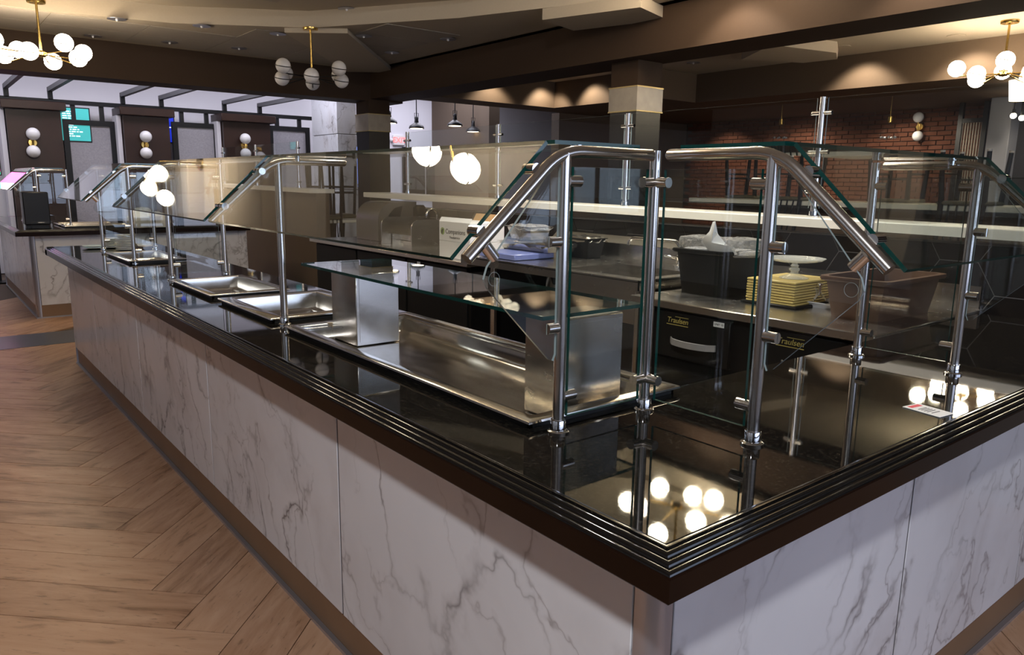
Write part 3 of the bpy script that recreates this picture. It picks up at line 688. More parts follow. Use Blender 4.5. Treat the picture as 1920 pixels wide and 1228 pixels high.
# ---------------------------------------------------------------- refrigerated drawer unit
FT = .880; FX = 1.775
fr = thing('refrigerator', 'low black drawer refrigerator with stainless worktop along the back line', 'refrigerator', (2.2, 1.1, 0))
MB().cbox((FX, .520, FT-.036), (2.78, 1.700, FT), .004).build('worktop', 'sheet_steel', fr)
MB().box((FX+.045, .545, .13), (2.74, 1.675, FT-.036)).build('cabinet_body', 'black_plastic', fr)
MB().box((2.755, .54, FT), (2.785, 1.68, FT+.10)).build('backsplash', 'sheet_steel', fr)
for px, py in ((1.9, .6), (1.9, 1.62), (2.65, .6), (2.65, 1.62)): MB().lathe((px, py, 0), [(.02, 0), (.02, .02), (.028, .03), (.028, .13)], 12).build('caster', 'black_rubber', fr)
def drawer(y0, y1, unit):
    xf = FX+.018
    d = MB().cbox((xf, y0, .62), (xf+.028, y1, FT-.05), .004).build('drawer', 'black_plastic', fr)
    ym = (y0+y1)/2; hl = (y1-y0)*.30; pts = []
    for i in range(9):
        a = -1+2*i/8; pts.append((xf-.012-.040*math.cos(a*math.pi/2)**.7 if abs(a) < 1 else xf-.004, ym-.02+a*hl, .705))
    h = MB()
    for i in range(8):
        p, q = Vector(pts[i]), Vector(pts[i+1]); h.prism([p+Vector((0, 0, -.014)), q+Vector((0, 0, -.014)), q+Vector((0, 0, .014)), p+Vector((0, 0, .014))], (-.008, 0, 0))
    h.build('drawer_handle', 'alu_bright', d)
    n = MB(); n.box((xf-.0012, ym+.015, .773), (xf, ym+.137, .776)); n.box((xf-.0012, ym+.015, .811), (xf, ym+.09, .813)); n.build('nameplate_rule', 'gold_letter', d)
    text('nameplate_lettering', 'Traulsen', .034, 'gold_letter', d, (xf-.001, ym+.075, .794), (math.pi/2, 0, -math.pi/2), .0008, shear=.15)
    if unit:
        MB().box((xf-.001, y0+.03, .800), (xf, y0+.085, .822)).build('sticker', 'paper_white', d)
        text('sticker_lettering', 'UNIT 10', .013, 'print_black', d, (xf-.0015, y0+.0575, .811), (math.pi/2, 0, -math.pi/2), .0004)
drawer(1.14, 1.55, True); drawer(.58, .985, False)
# black tub with wrapped clear containers
def tub(name, label, x0, x1, y0, y1, z, h, mat, lip):
    t = thing(name, label, 'tub', ((x0+x1)/2, (y0+y1)/2, z)); dn = .022
    vs = []; fs = []
    R = [(dn, 0), (0, h-.02), (-lip, h-.018), (-lip-.004, h-.010), (-lip-.002, h), (.004, h), (dn+.006, .008)]
    def ring(o, zz):
        c = .03; a, b, e, f = x0+o, x1-o, y0+o, y1-o
        return [(a+c, e, z+zz), (b-c, e, z+zz), (b-c*.3, e+c*.3, z+zz), (b, e+c, z+zz), (b, f-c, z+zz), (b-c*.3, f-c*.3, z+zz), (b-c, f, z+zz), (a+c, f, z+zz), (a+c*.3, f-c*.3, z+zz), (a, f-c, z+zz), (a, e+c, z+zz), (a+c*.3, e+c*.3, z+zz)]
    for o, zz in R: vs += ring(o, zz)
    for k in range(len(R)-1):
        for i in range(12): fs.append((k*12+i, k*12+(i+1) % 12, (k+1)*12+(i+1) % 12, (k+1)*12+i))
    fs.append(tuple(range(12))); k = len(R)-1; fs.append(tuple(k*12+i for i in range(12)))
    MB().add(vs, fs).build('tub_shell', mat, t); return t
tb = [atz(1258, 545, FT), atz(1357, 558, FT)]
tx = (tb[0].x+tb[1].x)/2
t1 = tub('black_tub', 'deep black plastic tub holding clear wrapped containers, at the left of the worktop', tx, tx+.36, tb[1].y, tb[0].y, FT, .215, 'black_plastic', .014)
zt = FT+.215
cy0 = (tb[0].y+tb[1].y)/2
for i, (dx, dy, r, lab) in enumerate(((.13, .09, .105, 'clear plastic-wrapped round container on the left of the black tub'), (.16, -.10, .12, 'clear plastic-wrapped round container on the right of the black tub'))):
    c = thing('wrapped_container', lab, 'container', (tx+dx, cy0+dy, zt-.02), 'wrapped containers in the black tub')
    pr_ = [(r*.85, -.03), (r, .0), (r*1.02, .035), (r*.96, .052), (r*.5, .058), (.003, .056)]
    m = MB(); m.lathe((tx+dx, cy0+dy, zt), pr_, 26)
    m.v = [(v[0]+random.uniform(-.004, .004), v[1]+random.uniform(-.004, .004), v[2]+random.uniform(-.004, .004)) for v in m.v]
    m.build('container_shell', 'crinkle_film', c)
    MB().lathe((tx+dx, cy0+dy, zt-.02), [(r*.8, 0), (r*.84, .018), (r*.6, .02), (.002, .02)], 22).build('food_tray', 'white_tray', c)
# crumpled napkin
np_ = atx(1338, 466, tx+.03); nk = MB()
pts2 = [(-.10, .03, .045), (-.055, .0, .075), (-.03, .0, .10), (-.022, .01, .145), (.0, .0, .15), (-.005, .01, .10), (.02, .0, .09), (.05, .01, .055), (.085, .02, .02), (.115, .0, .035), (.12, .02, .0), (.0, .03, -.03)]
vs = [Vector((np_.x+p[1], np_.y-p[0], np_.z+p[2]-.02)) for p in pts2]; c_ = Vector((np_.x+.03, np_.y, np_.z+.02)); bk = Vector((np_.x+.05, np_.y, np_.z+.01))
n = len(vs); nk.add(vs+[c_+Vector((-.05, 0, .01)), bk], [(i, (i+1) % n, n) for i in range(n)]+[((i+1) % n, i, n+1) for i in range(n)])
tag(nk.build('napkin', 'paper_white', loc=np_), 'crumpled white paper napkin poking up from the black tub', 'napkin')
# stack of yellow boards
yb = atz(1402, 566, FT); yb2 = atz(1500, 580, FT)
for k in range(9):
    x0, x1, y0, y1 = yb.x-.02, yb.x+.30, yb2.y+.015, yb.y
    o = MB().cbox((x0, y0, FT+.012+k*.0118), (x1, y1, FT+.012+k*.0118+.0085), .002, 0)
    ob = o.build('serving_board', ['yellow_board'], loc=((x0+x1)/2, (y0+y1)/2, FT+.012+k*.0118))
    ob.rotation_euler = (0, 0, random.uniform(-.02, .02))
    tag(ob, 'thin yellow serving board, %s of the stack beside the brown tub' % ('lowest', 'second lowest', 'third lowest', 'fourth lowest', 'middle one', 'fourth from top', 'third from top', 'second from top', 'topmost')[k], 'board', 'stack of yellow serving boards')
ob = MB().cbox((yb.x-.03, yb2.y, FT), (yb.x+.33, yb.y+.02, FT+.0115), .003).build('serving_tray', 'black_plastic', loc=((yb.x+.15), (yb.y+yb2.y)/2, FT)); tag(ob, 'dark tray underneath the stack of yellow boards', 'tray')
zt2 = FT+.012+9*.0118-.0025
cs = Vector((yb.x+.12, (yb.y+yb2.y)/2-.02, zt2))
ck = thing('cake_stand', 'clear pressed glass cake stand on the stack of yellow boards', 'cake stand', cs)
MB().lathe(cs, [(.062, 0), (.064, .003), (.050, .010), (.020, .022), (.016, .030), (.024, .038), (.024, .044), (.015, .050), (.019, .058), (.012, .064), (.012, .07)], 24).build('stand_foot', 'cake_glass', ck)
MB().lathe(cs+Vector((0, 0, .07)), [(.01, 0), (.07, .004), (.115, .012), (.128, .022), (.130, .022), (.116, .016), (.06, .008), (.002, .006)], 36).build('stand_plate', 'cake_glass', ck)
# white tray with a folding tool on it
wt = [atz(1486, 571, FT), atz(1552, 583, FT)]
t = thing('white_tray', 'small white plastic tray between the yellow boards and the brown tub', 'tray', wt[0])
wx = wt[0].x; wy1, wy0 = wt[0].y, wt[1].y-.02
m = MB(); vs = []; fs = []
for o, z in ((.012, 0), (0, .016), (-.008, .022), (-.008, .026), (.006, .024), (.02, .006)): vs += [(wx+o, wy0+o, FT+z), (wx+.16-o, wy0+o, FT+z), (wx+.16-o, wy1-o, FT+z), (wx+o, wy1-o, FT+z)]
for k in range(5):
    for i in range(4): fs.append((k*4+i, k*4+(i+1) % 4, (k+1)*4+(i+1) % 4, (k+1)*4+i))
fs += [(0, 1, 2, 3), (20, 21, 22, 23)]; m.add(vs, fs).build('tray_shell', 'white_tray', t)
hub = atx(1536, 548, wx+.05)
tl = thing('corkscrew_tool', 'steel winged kitchen tool standing on the small white tray', 'tool', (hub.x, hub.y, FT+.008))
MB().tube([(hub.x, hub.y, hub.z-.012), (hub.x, hub.y, hub.z+.03)], .007, 10).build('tool_body', 'chrome', tl)
for (pu, pv) in ((1489, 536), (1513, 529), (1521, 568), (1548, 563)):
    e_ = atx(pu, pv, wx+.03); d = (e_-hub); nn = Vector((1, 0, 0)).cross(d).normalized()*.0045
    MB().prism([hub-nn*1.4, e_-nn*.6, e_+nn*.6, hub+nn*1.4], (.003, 0, 0)).build('tool_arm', 'brushed_steel', tl)
MB().lathe((hub.x, hub.y, hub.z+.03), [(.004, 0), (.014, .002), (.015, .008), (.006, .011)], 14).build('tool_knob', 'chrome', tl)
# brown bus tub
bb = [atz(1550, 588, FT), atz(1632, 607, FT), atz(1775, 590, FT)]
tub('bus_tub', 'large brown plastic bus tub at the right end of the stainless worktop', bb[0].x-.05, bb[0].x+.46, bb[1].y-.03, bb[0].y, FT, .165, 'brown_plastic', .016)
# ---------------------------------------------------------------- stainless sink table
SZ = .920; sx0, sx1, sy0, sy1 = 1.93, 2.74, 1.785, 3.34
sk = thing('sink_table', 'stainless steel prep sink table with tall splash against the tiled wall', 'sink', (2.3, 2.5, 0))
b0, b1, c0, c1 = 2.06, 2.50, 1.90, 2.46
m = MB()
for a, b in (((sx0, sy0, SZ-.004), (b0, sy1, SZ)), ((b1, sy0, SZ-.004), (sx1, sy1, SZ)), ((b0, sy0, SZ-.004), (b1, c0, SZ)), ((b0, c1, SZ-.004), (b1, sy1, SZ))): m.box(a, b)
m.build('table_top', 'sheet_steel', sk)
m = MB().box((sx0, sy0, SZ-.045), (sx0+.006, sy1, SZ+.008)); m.box((sx0, sy0, SZ-.045), (sx1, sy0+.006, SZ+.008)); m.box((sx0, sy1-.006, SZ-.045), (sx1, sy1, SZ+.008)); m.build('rolled_edge', 'brushed_steel', sk)
m = MB()
for a, b in (((b0, c0, SZ-.25), (b1, c1, SZ-.245)), ((b0-.003, c0, SZ-.25), (b0, c1, SZ-.004)), ((b1, c0, SZ-.25), (b1+.003, c1, SZ-.004)), ((b0, c0-.003, SZ-.25), (b1, c0, SZ-.004)), ((b0, c1, SZ-.25), (b1, c1+.003, SZ-.004))): m.box(a, b)
m.build('basin', 'sheet_steel', sk)
MB().prism([(sx1, sy0, SZ-.004), (sx1+.02, sy0, SZ-.004), (sx1+.055, sy0, SZ+.145), (sx1+.04, sy0, SZ+.145), (sx1-.012, sy0, SZ+.10), (sx1-.002, sy0, SZ+.095)], (0, sy1-sy0, 0)).build('backsplash', 'sheet_steel', sk)
for px, py in ((2.02, 1.86), (2.02, 3.1), (2.6, 1.86), (2.6, 3.1)): MB().tube([(px, py, 0), (px, py, SZ-.01)], .021, 14).build('leg', 'tube_steel', sk)
# faucet
fb = Vector((2.66, 2.13, SZ)); fz = atx(1225, 457, 2.62).z
fc = thing('faucet', 'chrome swing-spout faucet at the back of the prep sink', 'faucet', fb)
MB().lathe(fb, [(.028, 0), (.028, .01), (.018, .018), (.018, .05), (.022, .055), (.022, .07), (.012, .075)], 16).build('faucet_body', 'chrome', fc)
pts = [fb+Vector((0, 0, .06)), fb+Vector((0, 0, .11))]
for i in range(7):
    a = math.pi/2*i/6; pts.append(fb+Vector((-.01*i/6, .04*(1-math.cos(a)), .11+.045*math.sin(a))))
pts += [fb+Vector((-.03, .16, .155)), fb+Vector((-.06, .30, .155))]
for i in range(1, 8):
    a = math.pi/2*i/7; pts.append(fb+Vector((-.06-.005*i/7, .30+.045*math.sin(a), .155-.045*(1-math.cos(a)))))
MB().tube(pts, .0105, 12).build('faucet_spout', 'chrome', fc)
for sg in (-1, 1): MB().tube([fb+Vector((0, 0, .045)), fb+Vector((-.01, sg*.06, .06)), fb+Vector((-.03, sg*.085, .062))], .007, 10).build('faucet_handle', 'chrome', fc)
# foil pans, film, blue tray, left of the sink
def foil_pan(name, label, c, sx, sy, h, mat, film):
    t = thing(name, label, 'pan', c, 'foil wrapped pans beside the sink'); x, y, z = c
    vs = []; fs = []
    for o, zz in ((.02, 0), (0, h-.006), (-.012, h-.003), (-.012, h), (.004, h)): vs += [(x-sx+o, y-sy+o, z+zz), (x+sx-o, y-sy+o, z+zz), (x+sx-o, y+sy-o, z+zz), (x-sx+o, y+sy-o, z+zz)]
    for k in range(4):
        for i in range(4): fs.append((k*4+i, k*4+(i+1) % 4, (k+1)*4+(i+1) % 4, (k+1)*4+i))
    fs.append((0, 1, 2, 3)); MB().add(vs, fs).build('pan_body', mat, t)
    n = 9; vs = []; fs = []
    for i in range(n+1):
        for j in range(n+1):
            e = (i in (0, n)) or (j in (0, n)); vs.append((x-sx-.014+(2*sx+.028)*i/n, y-sy-.014+(2*sy+.028)*j/n, z+h+(random.uniform(-.03, -.006) if e else random.uniform(.002, .014))))
    for i in range(n):
        for j in range(n): fs.append((i*(n+1)+j, (i+1)*(n+1)+j, (i+1)*(n+1)+j+1, i*(n+1)+j+1))
    o = MB().add(vs, fs).build('wrap_film', film, t); 
    return t
fp = Vector((2.32, 3.02, SZ))
foil_pan('foil_pan', 'long foil covered pan left of the sink, under the smaller wrapped pan', fp+Vector((.05, .06, .045)), .13, .25, .05, 'foil', 'foil')
foil_pan('foil_pan', 'square steel pan loosely wrapped in film, stacked on the long foil pan', fp+Vector((.04, .14, .112)), .09, .12, .085, 'brushed_steel', 'crinkle_film')
foil_pan('foil_pan', 'shallow foil tray behind the stacked pans near the tile wall', fp+Vector((.27, -.14, .001)), .08, .13, .13, 'black_plastic', 'foil')
bt = [(2.02, 2.86), (2.34, 3.26)]
o = MB().cbox((2.03, 2.90, SZ+.003), (2.36, 3.28, SZ+.040), .006).build('blue_tray', 'blue_tray', loc=(2.2, 3.1, SZ+.002)); tag(o, 'flat blue tray lying under the foil pans on the sink table', 'tray')
# white cartons
cb = atz(833, 489, .865)
ct0 = thing('lower_cabinet', 'low stainless topped cabinet with black front left of the sink table', 'cabinet', (2.4, 4.4, 0))
MB().cbox((2.02, 3.40, .835), (2.78, 5.95, .865), .003).build('worktop', 'sheet_steel', ct0); MB().box((2.07, 3.42, .1), (2.75, 5.9, .835)).build('cabinet_body', 'black_plastic', ct0)
for k in range(3): MB().cbox((2.055, 3.45+k*.82, .14), (2.072, 3.45+k*.82+.79, .82), .003).build('cabinet_door', 'black_plastic', ct0)
MB().box((2.052, 4.05, .79), (2.055, 4.09, .812)).build('sticker', 'paper_white', ct0)
x0 = 2.10; y1 = 3.86
for k, (z0, h, lab) in enumerate(((.866, .12, 'plain white carton under the printed carton beside the sink'), (.987, .135, 'white printed carton with green round logo, on top of another carton'))):
    q = thing('carton', lab, 'box', (x0+.15, y1-.19, z0), 'stacked white cartons')
    MB().cbox((x0, y1-.38, z0), (x0+.30, y1, z0+h), .002).build('carton_body', 'white_carton', q)
    if k == 1:
        MB().prism([(x0, y1-.38, z0+h), (x0, y1, z0+h), (x0+.02, y1, z0+h+.03), (x0+.02, y1-.38, z0+h+.03)], (.003, 0, .0)).build('carton_flap', 'white_carton', q)
        MB().prism([(x0+.30, y1-.38, z0+h), (x0+.30, y1, z0+h), (x0+.33, y1, z0+h+.05), (x0+.33, y1-.38, z0+h+.05)], (.003, 0, .0)).build('carton_flap', 'cardboard', q)
        lg = MB(); lg.prism([(x0-.0006, y1-.045+.026*math.cos(a*math.pi/10), z0+.066+.026*math.sin(a*math.pi/10)) for a in range(20)], (-.0006, 0, 0)); l_ = lg.build('round_logo', 'print_green', q)
        MB().prism([(x0-.0016, y1-.05+.020*math.cos(a*math.pi/7-1.2), z0+.062+.020*math.sin(a*math.pi/7-1.2)) for a in range(8)], (-.0006, 0, 0)).build('logo_stripe', 'print_black', l_)
        text('brand_lettering', 'Companions', .048, 'print_black', q, (x0-.001, y1-.205, z0+.066), (math.pi/2, 0, -math.pi/2), .0006)
        text('brand_line', 'Foodservice', .026, 'print_black', q, (x0-.001, y1-.20, z0+.026), (math.pi/2, 0, -math.pi/2), .0004)
# hand sink with rounded splash guards, faucet, dispensers
hs = thing('hand_sink', 'steel hand sink between two rounded splash guard panels', 'sink', (2.55, 4.85, .866))
def guard_panel(y, pu0, pu1, pv0, pv1):
    a = aty(pu0, pv1, y); b = aty(pu1, pv0, y); xL, xR, zT, zB = a.x, min(b.x, 2.785), aty((pu0+pu1)/2, pv0, y).z, .866
    r = .07; pts = [(xL, y, zB), (xR, y, zB), (xR, y, zT)]
    for i in range(7): an = math.pi/2*i/6; pts.append((xL+r-r*math.sin(an), y, zT-r+r*math.cos(an)))
    MB().prism(pts, (0, .012, 0)).build('splash_panel', 'sheet_steel', hs)
guard_panel(4.62, 772, 848, 412, 462); guard_panel(5.08, 716, 800, 406, 452)
m = MB().box((2.40, 4.64, .90), (2.78, 5.07, .906)); m.box((2.40, 4.64, .866), (2.42, 5.07, .95)); m.box((2.74, 4.64, .866), (2.78, 5.07, .98)); m.build('sink_bowl', 'sheet_steel', hs)
g0 = Vector((2.72, 4.84, .98)); pts = [g0, g0+Vector((0, 0, .13))]
for i in range(1, 12): an = math.pi*1.1*i/11; pts.append(g0+Vector((-.055+.055*math.cos(an), 0, .13+.055*math.sin(an))))
q = thing('gooseneck_faucet', 'chrome gooseneck faucet behind the splash guard panels', 'faucet', g0); MB().tube(pts, .011, 12).build('faucet_spout', 'chrome', q); MB().lathe(g0, [(.025, 0), (.025, .008), (.014, .014), (.014, .03)], 14).build('faucet_base', 'chrome', q)
td = thing('towel_dispenser', 'large grey curved-front towel dispenser standing at the end of the tiled wall', 'dispenser', (2.6, 5.6, .866))
prof = []
for i in range(9): an = math.pi/2*i/8; prof.append((2.56-.17*math.sin(an)+.0, 1.05+.165*math.cos(an)))
prof = [(2.79, 1.215)]+prof+[(2.39, .868), (2.79, .868)]
MB().prism([(p[0], 5.30, p[1]) for p in prof], (0, .42, 0)).build('dispenser_cover', 'dispenser_grey', td)
win = [(2.64, 1.18), (2.56, 1.16), (2.50, 1.10), (2.47, 1.02), (2.60, 1.02)]
MB().prism([(p[0], 5.296, p[1]) for p in win], (0, .006, 0)).build('dispenser_opening', 'dark_void', td)
sd = thing('soap_dispenser', 'black wall soap dispenser on the tiles beside the towel dispenser', 'dispenser', (2.75, 5.16, 1.06))
MB().cbox((2.70, 5.13, 1.07), (2.795, 5.23, 1.19), .02).build('dispenser_body', 'black_plastic', sd); MB().cbox((2.68, 5.15, 1.04), (2.76, 5.21, 1.07), .01).build('dispenser_lever', 'black_metal', sd)
# ================================================================ CEILING FIXTURES
def chandelier(label, loc, hub_z, lit, n=8, gr=.078, spread=.40):
    x, y, zc = loc; t = thing('chandelier', label, 'chandelier', (x, y, zc), 'globe chandeliers')
    MB().lathe((x, y, zc-.03), [(.012, 0), (.075, .002), (.08, .012), (.08, .03)], 20).build('ceiling_canopy', 'brass', t)
    MB().tube([(x, y, zc-.02), (x, y, hub_z-.02)], .011, 10).build('stem', 'brass', t)
    MB().lathe((x, y, hub_z-.04), [(.01, 0), (.035, .006), (.05, .02), (.05, .045), (.03, .06), (.012, .064)], 18).build('hub', 'brass', t)
    for k in range(n):
        a = 2*math.pi*k/n+.35; rr = spread*(1 if k % 2 == 0 else .78); dz = .06 if k % 2 == 0 else -.03
        g = Vector((x+rr*math.cos(a), y+rr*math.sin(a), hub_z+dz))
        h0 = Vector((x+.04*math.cos(a), y+.04*math.sin(a), hub_z-.01)); mid = h0.lerp(g, .55)+Vector((0, 0, -.04))
        arm = MB().tube([h0, mid, g-Vector((0, 0, gr*.9))], .006, 8).build('arm', 'brass' if lit else 'black_metal', t)
        gl_ = MB().sphere(g, gr, 20, 12).build('globe', 'globe_lit' if lit else 'opal_glass', t)
        rg = [g+Vector((math.cos(b)*gr*1.02, math.sin(b)*gr*1.02*.94, math.sin(b)*gr*.25)) for b in [2*math.pi*j/20 for j in range(20)]]
        MB().tube(rg, .0045, 6, closed=True).build('globe_band', 'black_metal', gl_)
    return t
chandelier('lit globe chandelier hanging from the ceiling above the far left island', (.25, 7.80, CZ), 2.53, True)
chandelier('unlit white globe chandelier hanging near the dark beam corner', (2.70, 7.28, CZ), 2.50, False)
chandelier('lit globe chandelier hanging in the dining room at the far right', (7.62, 2.28, CZ), 2.52, True)
chandelier('lit globe chandelier out of view above, mirrored in the black countertop', (3.92, 3.02, CZ+.55), 3.04, True, 8, .082, .44)
chandelier('lit globe chandelier out of view above, mirrored in the long sneeze guard', (.57, 3.10, CZ+.55), 3.0, True, 8, .085, .42)
def can(u, v, z, label, lit, aim=None, power=40):
    p = atz(u, v, z); t = thing('recessed_downlight', label, 'downlight', (p.x, p.y, z), 'recessed ceiling downlights')
    MB().lathe((p.x, p.y, z-.007), [(.062, 0), (.09, 0), (.092, .003), (.09, .0068), (.062, .0068)], 24).build('trim_ring', 'ceiling_cream' if lit else 'alu_trim', t)
    MB().lathe((p.x, p.y, z-.0055), [(.06, 0), (.06, .004), (.002, .0045)][0:2], 20).build('lens', 'can_lens' if lit else 'can_dark', t)
    if not lit: MB().sphere((p.x, p.y, z-.012), .014, 8, 6).build('bulb', 'opal_glass', t)
    if lit and power: spot('downlight_beam', (p.x, p.y, z-.02), aim or (p.x, p.y, 0), power, WARM, 110, .7, .05)

for i, (u, v, z, w) in enumerate(((219, 35, CZ-.008, 'nearest the lit left chandelier'), (378, 48, CZ-.008, 'second from the lit left chandelier'), (174, 67, CZ-.008, 'left of the far row above the cross beam'), (318, 79, CZ-.008, 'middle of the far row above the cross beam'),
        (448, 90, CZ-.008, 'right of the far row above the cross beam'), (650, 16, CZ+.165, 'up in the ceiling tray at the top of the picture'), (521, 63, CZ-.008, 'just left of the unlit chandelier'), (682, 67, CZ-.008, 'right of the unlit chandelier'),
        (840, 73, CZ-.008, 'farthest right before the long brown beam'), (735, 98, CZ-.008, 'small one near the beam corner'))):
    can(u, v, z, 'unlit ceiling downlight, '+w, False)
can(1580, 87, CZ, 'lit recessed downlight in the dining ceiling, left of the pair', True, None, 0)
can(1793, 67, CZ, 'lit recessed downlight in the dining room ceiling, nearest the right chandelier', True, None, 0)
can(1031, 149, CZ, 'lit recessed downlight in the soffit corner left of the stone-banded column', True, None, 0)
can(1300, 117, CZ, 'unlit recessed downlight in the dining room ceiling beside the dark soffit', False)
for (px, py, pz, tgt, pw) in ((9.7, 2.4, 2.57, (11.2, 2.4, .6), 100), (9.6, 4.6, 2.57, (11.2, 4.6, .6), 170), (9.6, 6.6, 2.57, (11.2, 6.6, .6), 200), (10.9, 6.6, 2.56, (11.6, 6.6, 1.2), 40), (10.9, 8.2, 2.56, (11.6, 8.2, 1.2), 40), (10.9, 3.2, 2.56, (11.6, 3.2, 1.2), 35), (10.9, 1.5, 2.56, (11.6, 1.5, 1.2), 30), (10.9, 5.0, 2.56, (11.6, 5.0, 1.2), 40), (8.02, 4.05, 2.96, (8.4, 4.05, 2.2), 60), (8.05, 2.85, 2.96, (8.4, 2.85, 2.2), 60), (7.15, 8.45, 2.96, (7.3, 8.72, 2.2), 55), (7.2, 7.9, 2.96, (7.5, 7.75, 2.2), 55), (6.2, 8.4, 2.96, (6.2, 8.72, 2.2), 45),
                              (4.32, 3.25, 2.96, (4.7, 3.25, 2.2), 40), (4.32, 1.75, 2.96, (4.7, 1.75, 2.2), 40), (7.9, .6, 2.96, (8.4, .6, 2.2), 60)):
    spot('wash_and_fill_spot', (px, py, pz), tgt, pw, (1, .86, .68), 105, .5, .06)  # spots aimed at the bricks are added fill; the rest scallop soffits and beam
# ================================================================ COLUMNS
def column(name, label, xm, ym, w, d, h, z0, z1, mat):
    t = thing(name, label, 'column', (xm, ym, 0))
    MB().box((xm, ym, 0), (xm+w, ym+d, z0)).build('column_shaft', mat, t); MB().box((xm, ym, z1), (xm+w, ym+d, h)).build('column_head', 'beam_brown', t)
    b = MB().box((xm-.012, ym-.012, z0), (xm+w+.012, ym+d+.012, z1)).build('stone_band', 'band_stone', t)
    for zz in (z0, z1): 
        m = MB().box((xm-.016, ym-.016, zz-.006), (xm+w+.016, ym+d+.016, zz+.006)); m.build('brass_strip', 'brass_dim', t)
    return t

p = atx(1193, 207, 4.86); q = atx(1144, 205, 4.86)
column('stone_banded_column', 'dark square column with a pale stone band under the long brown beam', 4.86, p.y, .36, q.y-p.y, 2.6, atx(1193, 207, 4.86).z, atx(1193, 161, 4.86).z, 'column_black')
p = atx(690, 245, 4.86)
pk = aty(691, 213, 9.66); pk2 = aty(730, 213, 9.66); pk3 = atx(668, 213, pk.x)
column('stone_banded_column', 'black square column with a stone band at the corner of the two beams', pk.x, 9.66, pk2.x-pk.x, min(.9, pk3.y-9.66), 2.58, aty(691, 245, 9.66).z, pk.z, 'column_black')
mc = thing('marble_column', 'square white marble clad column in front of the hall', 'column', (4.3, 10.8, 0))
pc = aty(632, 230, 10.6); pl_ = .62; xr = aty(668, 230, 10.6).x
for k, (z0, z1) in enumerate(((0, 1.25), (1.26, 2.12), (2.13, 3.2))):
    MB().cbox((pc.x, 10.6, z0), (xr, 10.6+.95, z1), .004).build('marble_cladding', 'marble_column', mc)
MB().box((pc.x+.01, 10.61, 0), (xr-.01, 11.5, 3.2)).build('core', 'wall_gray', mc)
_a = aty(666, 300, 12.2); _b = aty(673, 300, 12.2)
bl = thing('light_strip', 'thin vertical blue light strip right of the marble column', 'light strip', (5.1, 12.3, 0))
a = aty(666, 300, 12.2); b = aty(673, 300, 12.2)
MB().box((_a.x, 12.232, 0), (_b.x, 12.26, 2.3)).build('strip_housing', 'black_metal', bl)
for k, (v0, v1) in enumerate(((290, 275), (345, 296), (350, 348), (440, 405))):
    MB().box((a.x, 12.2, aty(669, v0 if v0 > v1 else v1, 12.2).z), (b.x, 12.23, aty(669, min(v0, v1), 12.2).z)).build('strip_segment', 'blue_glow', bl)
# ================================================================ LEFT HALL: wood pilasters, black frames, sconces, screens
YB = 11.8
def sconce_y(label, u, v0, v1, y, mat='opal_glass'):
    g0 = aty(u, v0, y-.09); g1 = aty(u+.8, v1, y-.09); r = .085; mid = (g0+g1)/2
    t = thing('globe_sconce', label, 'wall lamp', mid, 'two-globe wall sconces')
    MB().lathe((mid.x, y-.03, mid.z), [(.06, .028), (.062, .01), (.05, -.01), (.004, -.012)], 18, 0, 'y').build('back_plate', 'brass', t)
    MB().tube([g0, g1], .012, 8).build('stem', 'brass', t)
    for g in (g0, g1): MB().sphere(g, r, 18, 10).build('globe', mat, t)
for i, (u0_, u1_, lab) in enumerate(((8, 111, 'dark wood pilaster at the far left of the hall'), (228, 314, 'dark wood pilaster between the two woven panels'), (416, 504, 'dark wood pilaster nearest the marble column'))):
    a = aty(u0_, 190, YB); b = aty(u1_, 190, YB)
    t = thing('wood_pilaster', lab, 'pilaster', ((a.x+b.x)/2, YB, 0), 'dark wood pilasters in the hall')
    MB().box((a.x, YB, 0), (b.x, YB+.4, 2.36)).build('shaft', 'dark_wood', t); MB().cbox((a.x-.06, YB-.12, 2.30), (b.x+.06, YB+.42, 2.415), .008).build('cap', 'dark_wood', t)
    MB().box((a.x-.07, YB+.1, 0), (a.x-.012, YB+.4, 2.30)).build('side_trim', 'wall_white', t)
    um, v0, v1 = ((62, 251, 284), (273.5, 256, 287), (460, 260, 288))[i]
    sconce_y('two-globe brass sconce on the '+('leftmost', 'middle', 'rightmost')[i]+' dark wood pilaster', um, v0, v1, YB)
pg = thing('pergola_frame', 'black metal pergola bars and rail along the white hall wall', 'frame', (2.0, 12.0, 0))
zr = 2.47
MB().box((-.6, 12.02, zr-.05), (4.9, 12.09, zr+.01)).build('rail', 'black_metal', pg)
for u in (13, 95, 230, 302, 420, 486):
    a = aty(u, 190, 12.05); MB().box((a.x-.03, 12.02, zr), (a.x+.03, 12.08, 2.60)).build('upright', 'black_metal', pg)
    MB().box((a.x-.03, 10.2, 2.58), (a.x+.03, 12.08, 2.64)).build('rafter', 'frame_gray', pg)

